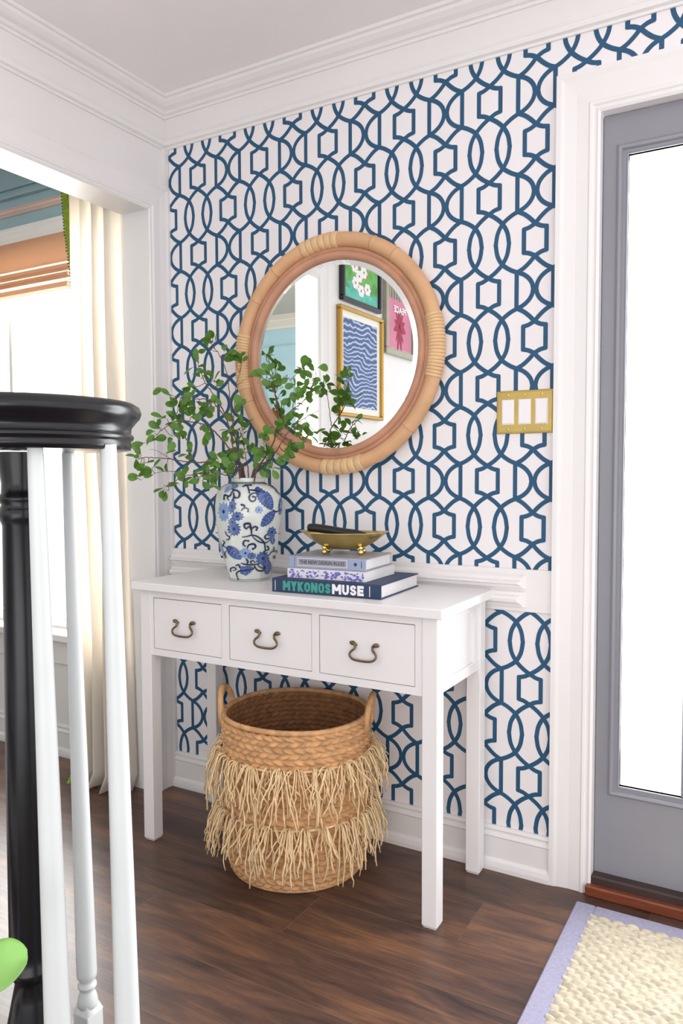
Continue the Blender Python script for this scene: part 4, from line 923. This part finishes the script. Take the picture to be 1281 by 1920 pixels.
def wave_mat():
    m = bpy.data.materials.new('blue_wave_print'); m.use_nodes = True; N = m.node_tree.nodes; L = m.node_tree.links; b = N['Principled BSDF']
    tc = N.new('ShaderNodeTexCoord'); w = N.new('ShaderNodeTexWave'); w.bands_direction = 'Z'; w.inputs['Scale'].default_value = 13; w.inputs['Distortion'].default_value = 18; w.inputs['Detail'].default_value = 3; w.inputs['Detail Scale'].default_value = .42
    L.new(tc.outputs['Object'], w.inputs[0]); r = N.new('ShaderNodeValToRGB'); e = r.color_ramp.elements; e[0].color = srgb(66, 88, 136); e[1].color = srgb(206, 214, 226); e[1].position = .99; x = e.new(.55); x.color = srgb(92, 118, 164); x = e.new(.85); x.color = srgb(128, 150, 188)
    L.new(w.outputs[0], r.inputs[0]); L.new(r.outputs[0], b.inputs['Base Color']); b.inputs['Roughness'].default_value = .6; return m
WAV = wave_mat()
def art_wave(t, a, b):
    g = G(); g.box(.010, .0115, -a, a, -b, b); local(g, 'print', WAV, t)
def art_flowers(t, a, b):
    g = G(); g.box(.010, .0112, -a, a, -b, b, 0); rr = random.Random(9)
    P2(g, [(-a, -b), (a, -b), (a, -b*.55), (-a, -b*.45)], .0114, 1)
    for i in range(16):
        c = (rr.uniform(-.75*a, .75*a), rr.uniform(-.7*b, .8*b)); r = rr.uniform(.02, .04); P2(g, [(c[0]+r*1.6*cos(k), c[1]+r*.6*sin(k+i)) for k in [q*pi/5 for q in range(10)]], .0116+i*.00003, rr.choice((0, 1, 3)))
    for c in ((.02, .02), (-.03, .05), (.06, -.02), (-.07, -.03), (.0, -.05), (-.02, .09), (.07, .06)):
        for p in range(6):
            q = p*pi/3; cc = (c[0]+.020*cos(q), c[1]+.020*sin(q)); P2(g, [(cc[0]+.017*cos(k*pi/5), cc[1]+.013*sin(k*pi/5)) for k in range(10)], .0125+.0001*p, 2)
        P2(g, [(c[0]+.007*cos(k*pi/4), c[1]+.007*sin(k*pi/4)) for k in range(8)], .0134, 3)
    local(g, 'print', [GP2, TQP, WHP, ORP], t, False)
def art_pink(txt):
    def f(t, a, b):
        g = G(); g.box(.010, .0112, -a, a, -b, b, 0)
        for i in range(9):
            y = -a+2*a*(i+.5)/9; z0 = b*.42+(.03 if i % 2 else 0)*b; P2(g, [(y-a*.07, z0), (y+a*.07, z0), (y+a*.09, b), (y-a*.09, b)], .0114, 2)
        c0 = -b*.32
        for ang, L, w in ((90, .10, .030), (60, .085, .024), (120, .085, .024), (25, .07, .035), (155, .07, .035), (-20, .08, .04), (200, .08, .04), (-80, .15, .022), (-100, .14, .022), (-62, .10, .016), (-118, .10, .016)):
            q = R_(ang); d = Vector((cos(q), sin(q))); nrm = Vector((-d.y, d.x)); pts = [d*L*s+nrm*w*.5*sg*sin(pi*min(.98, s*.9+.06)) for sg, ss in ((1, (0, .3, .6, .85, 1)), (-1, (1, .85, .6, .3, 0))) for s in ss]
            P2(g, [(p.x, p.y+c0) for p in pts], .0116+.00002*abs(ang), 1)
        local(g, 'print', [PNK, CRIM, GPR], t, False)
        if txt:
            g = fitw(text(txt, .03, .6, 0, 0, .001), a*1.05, .038); g.v = [(.0150+y, x, z+b*.16) for x, y, z in g.v]; o = local(g, 'lettering', WHP, t, False); o['label'] = 'small white capital letters'
    return f
frame('black framed floral print in greens and white, reflected in the mirror top', -1.635, -1.215, 1.998, 2.262, .022, BFR, MAT_, .006, art_flowers)
frame('gold framed blue wave print, the large one reflected in the mirror centre', -1.655, -1.190, 1.425, 1.972, .018, GFR, MAT_, .034, art_wave)
frame('silver framed pink print with a crimson flower, right of the wave print in the mirror', -2.075, -1.690, 1.800, 2.262, .034, SFR, MAT_, .008, art_pink('PEACE'))
frame('silver framed pink print cut off at the right rim of the mirror', -2.52, -2.14, 1.800, 2.262, .034, SFR, MAT_, .008, art_pink(''))
# wooden shelf unit at the back of the dining room
t = thing('sideboard', 'brown wooden shelf unit against the blue dining wall in the mirror', 'shelf', (-1.9, -3.1, 0))
g = G(); g.box(-.45, .45, -.18, .18, 0, .05); g.box(-.45, .45, -.18, .18, 1.40, 1.43, bv=.003); g.box(-.45, -.43, -.18, .18, .05, 1.40); g.box(.43, .45, -.18, .18, .05, 1.40); g.box(-.43, .43, -.18, -.17, .05, 1.40); g.box(-.43, .43, -.17, .18, .9, .92)
local(g, 'carcass', OAK, t)
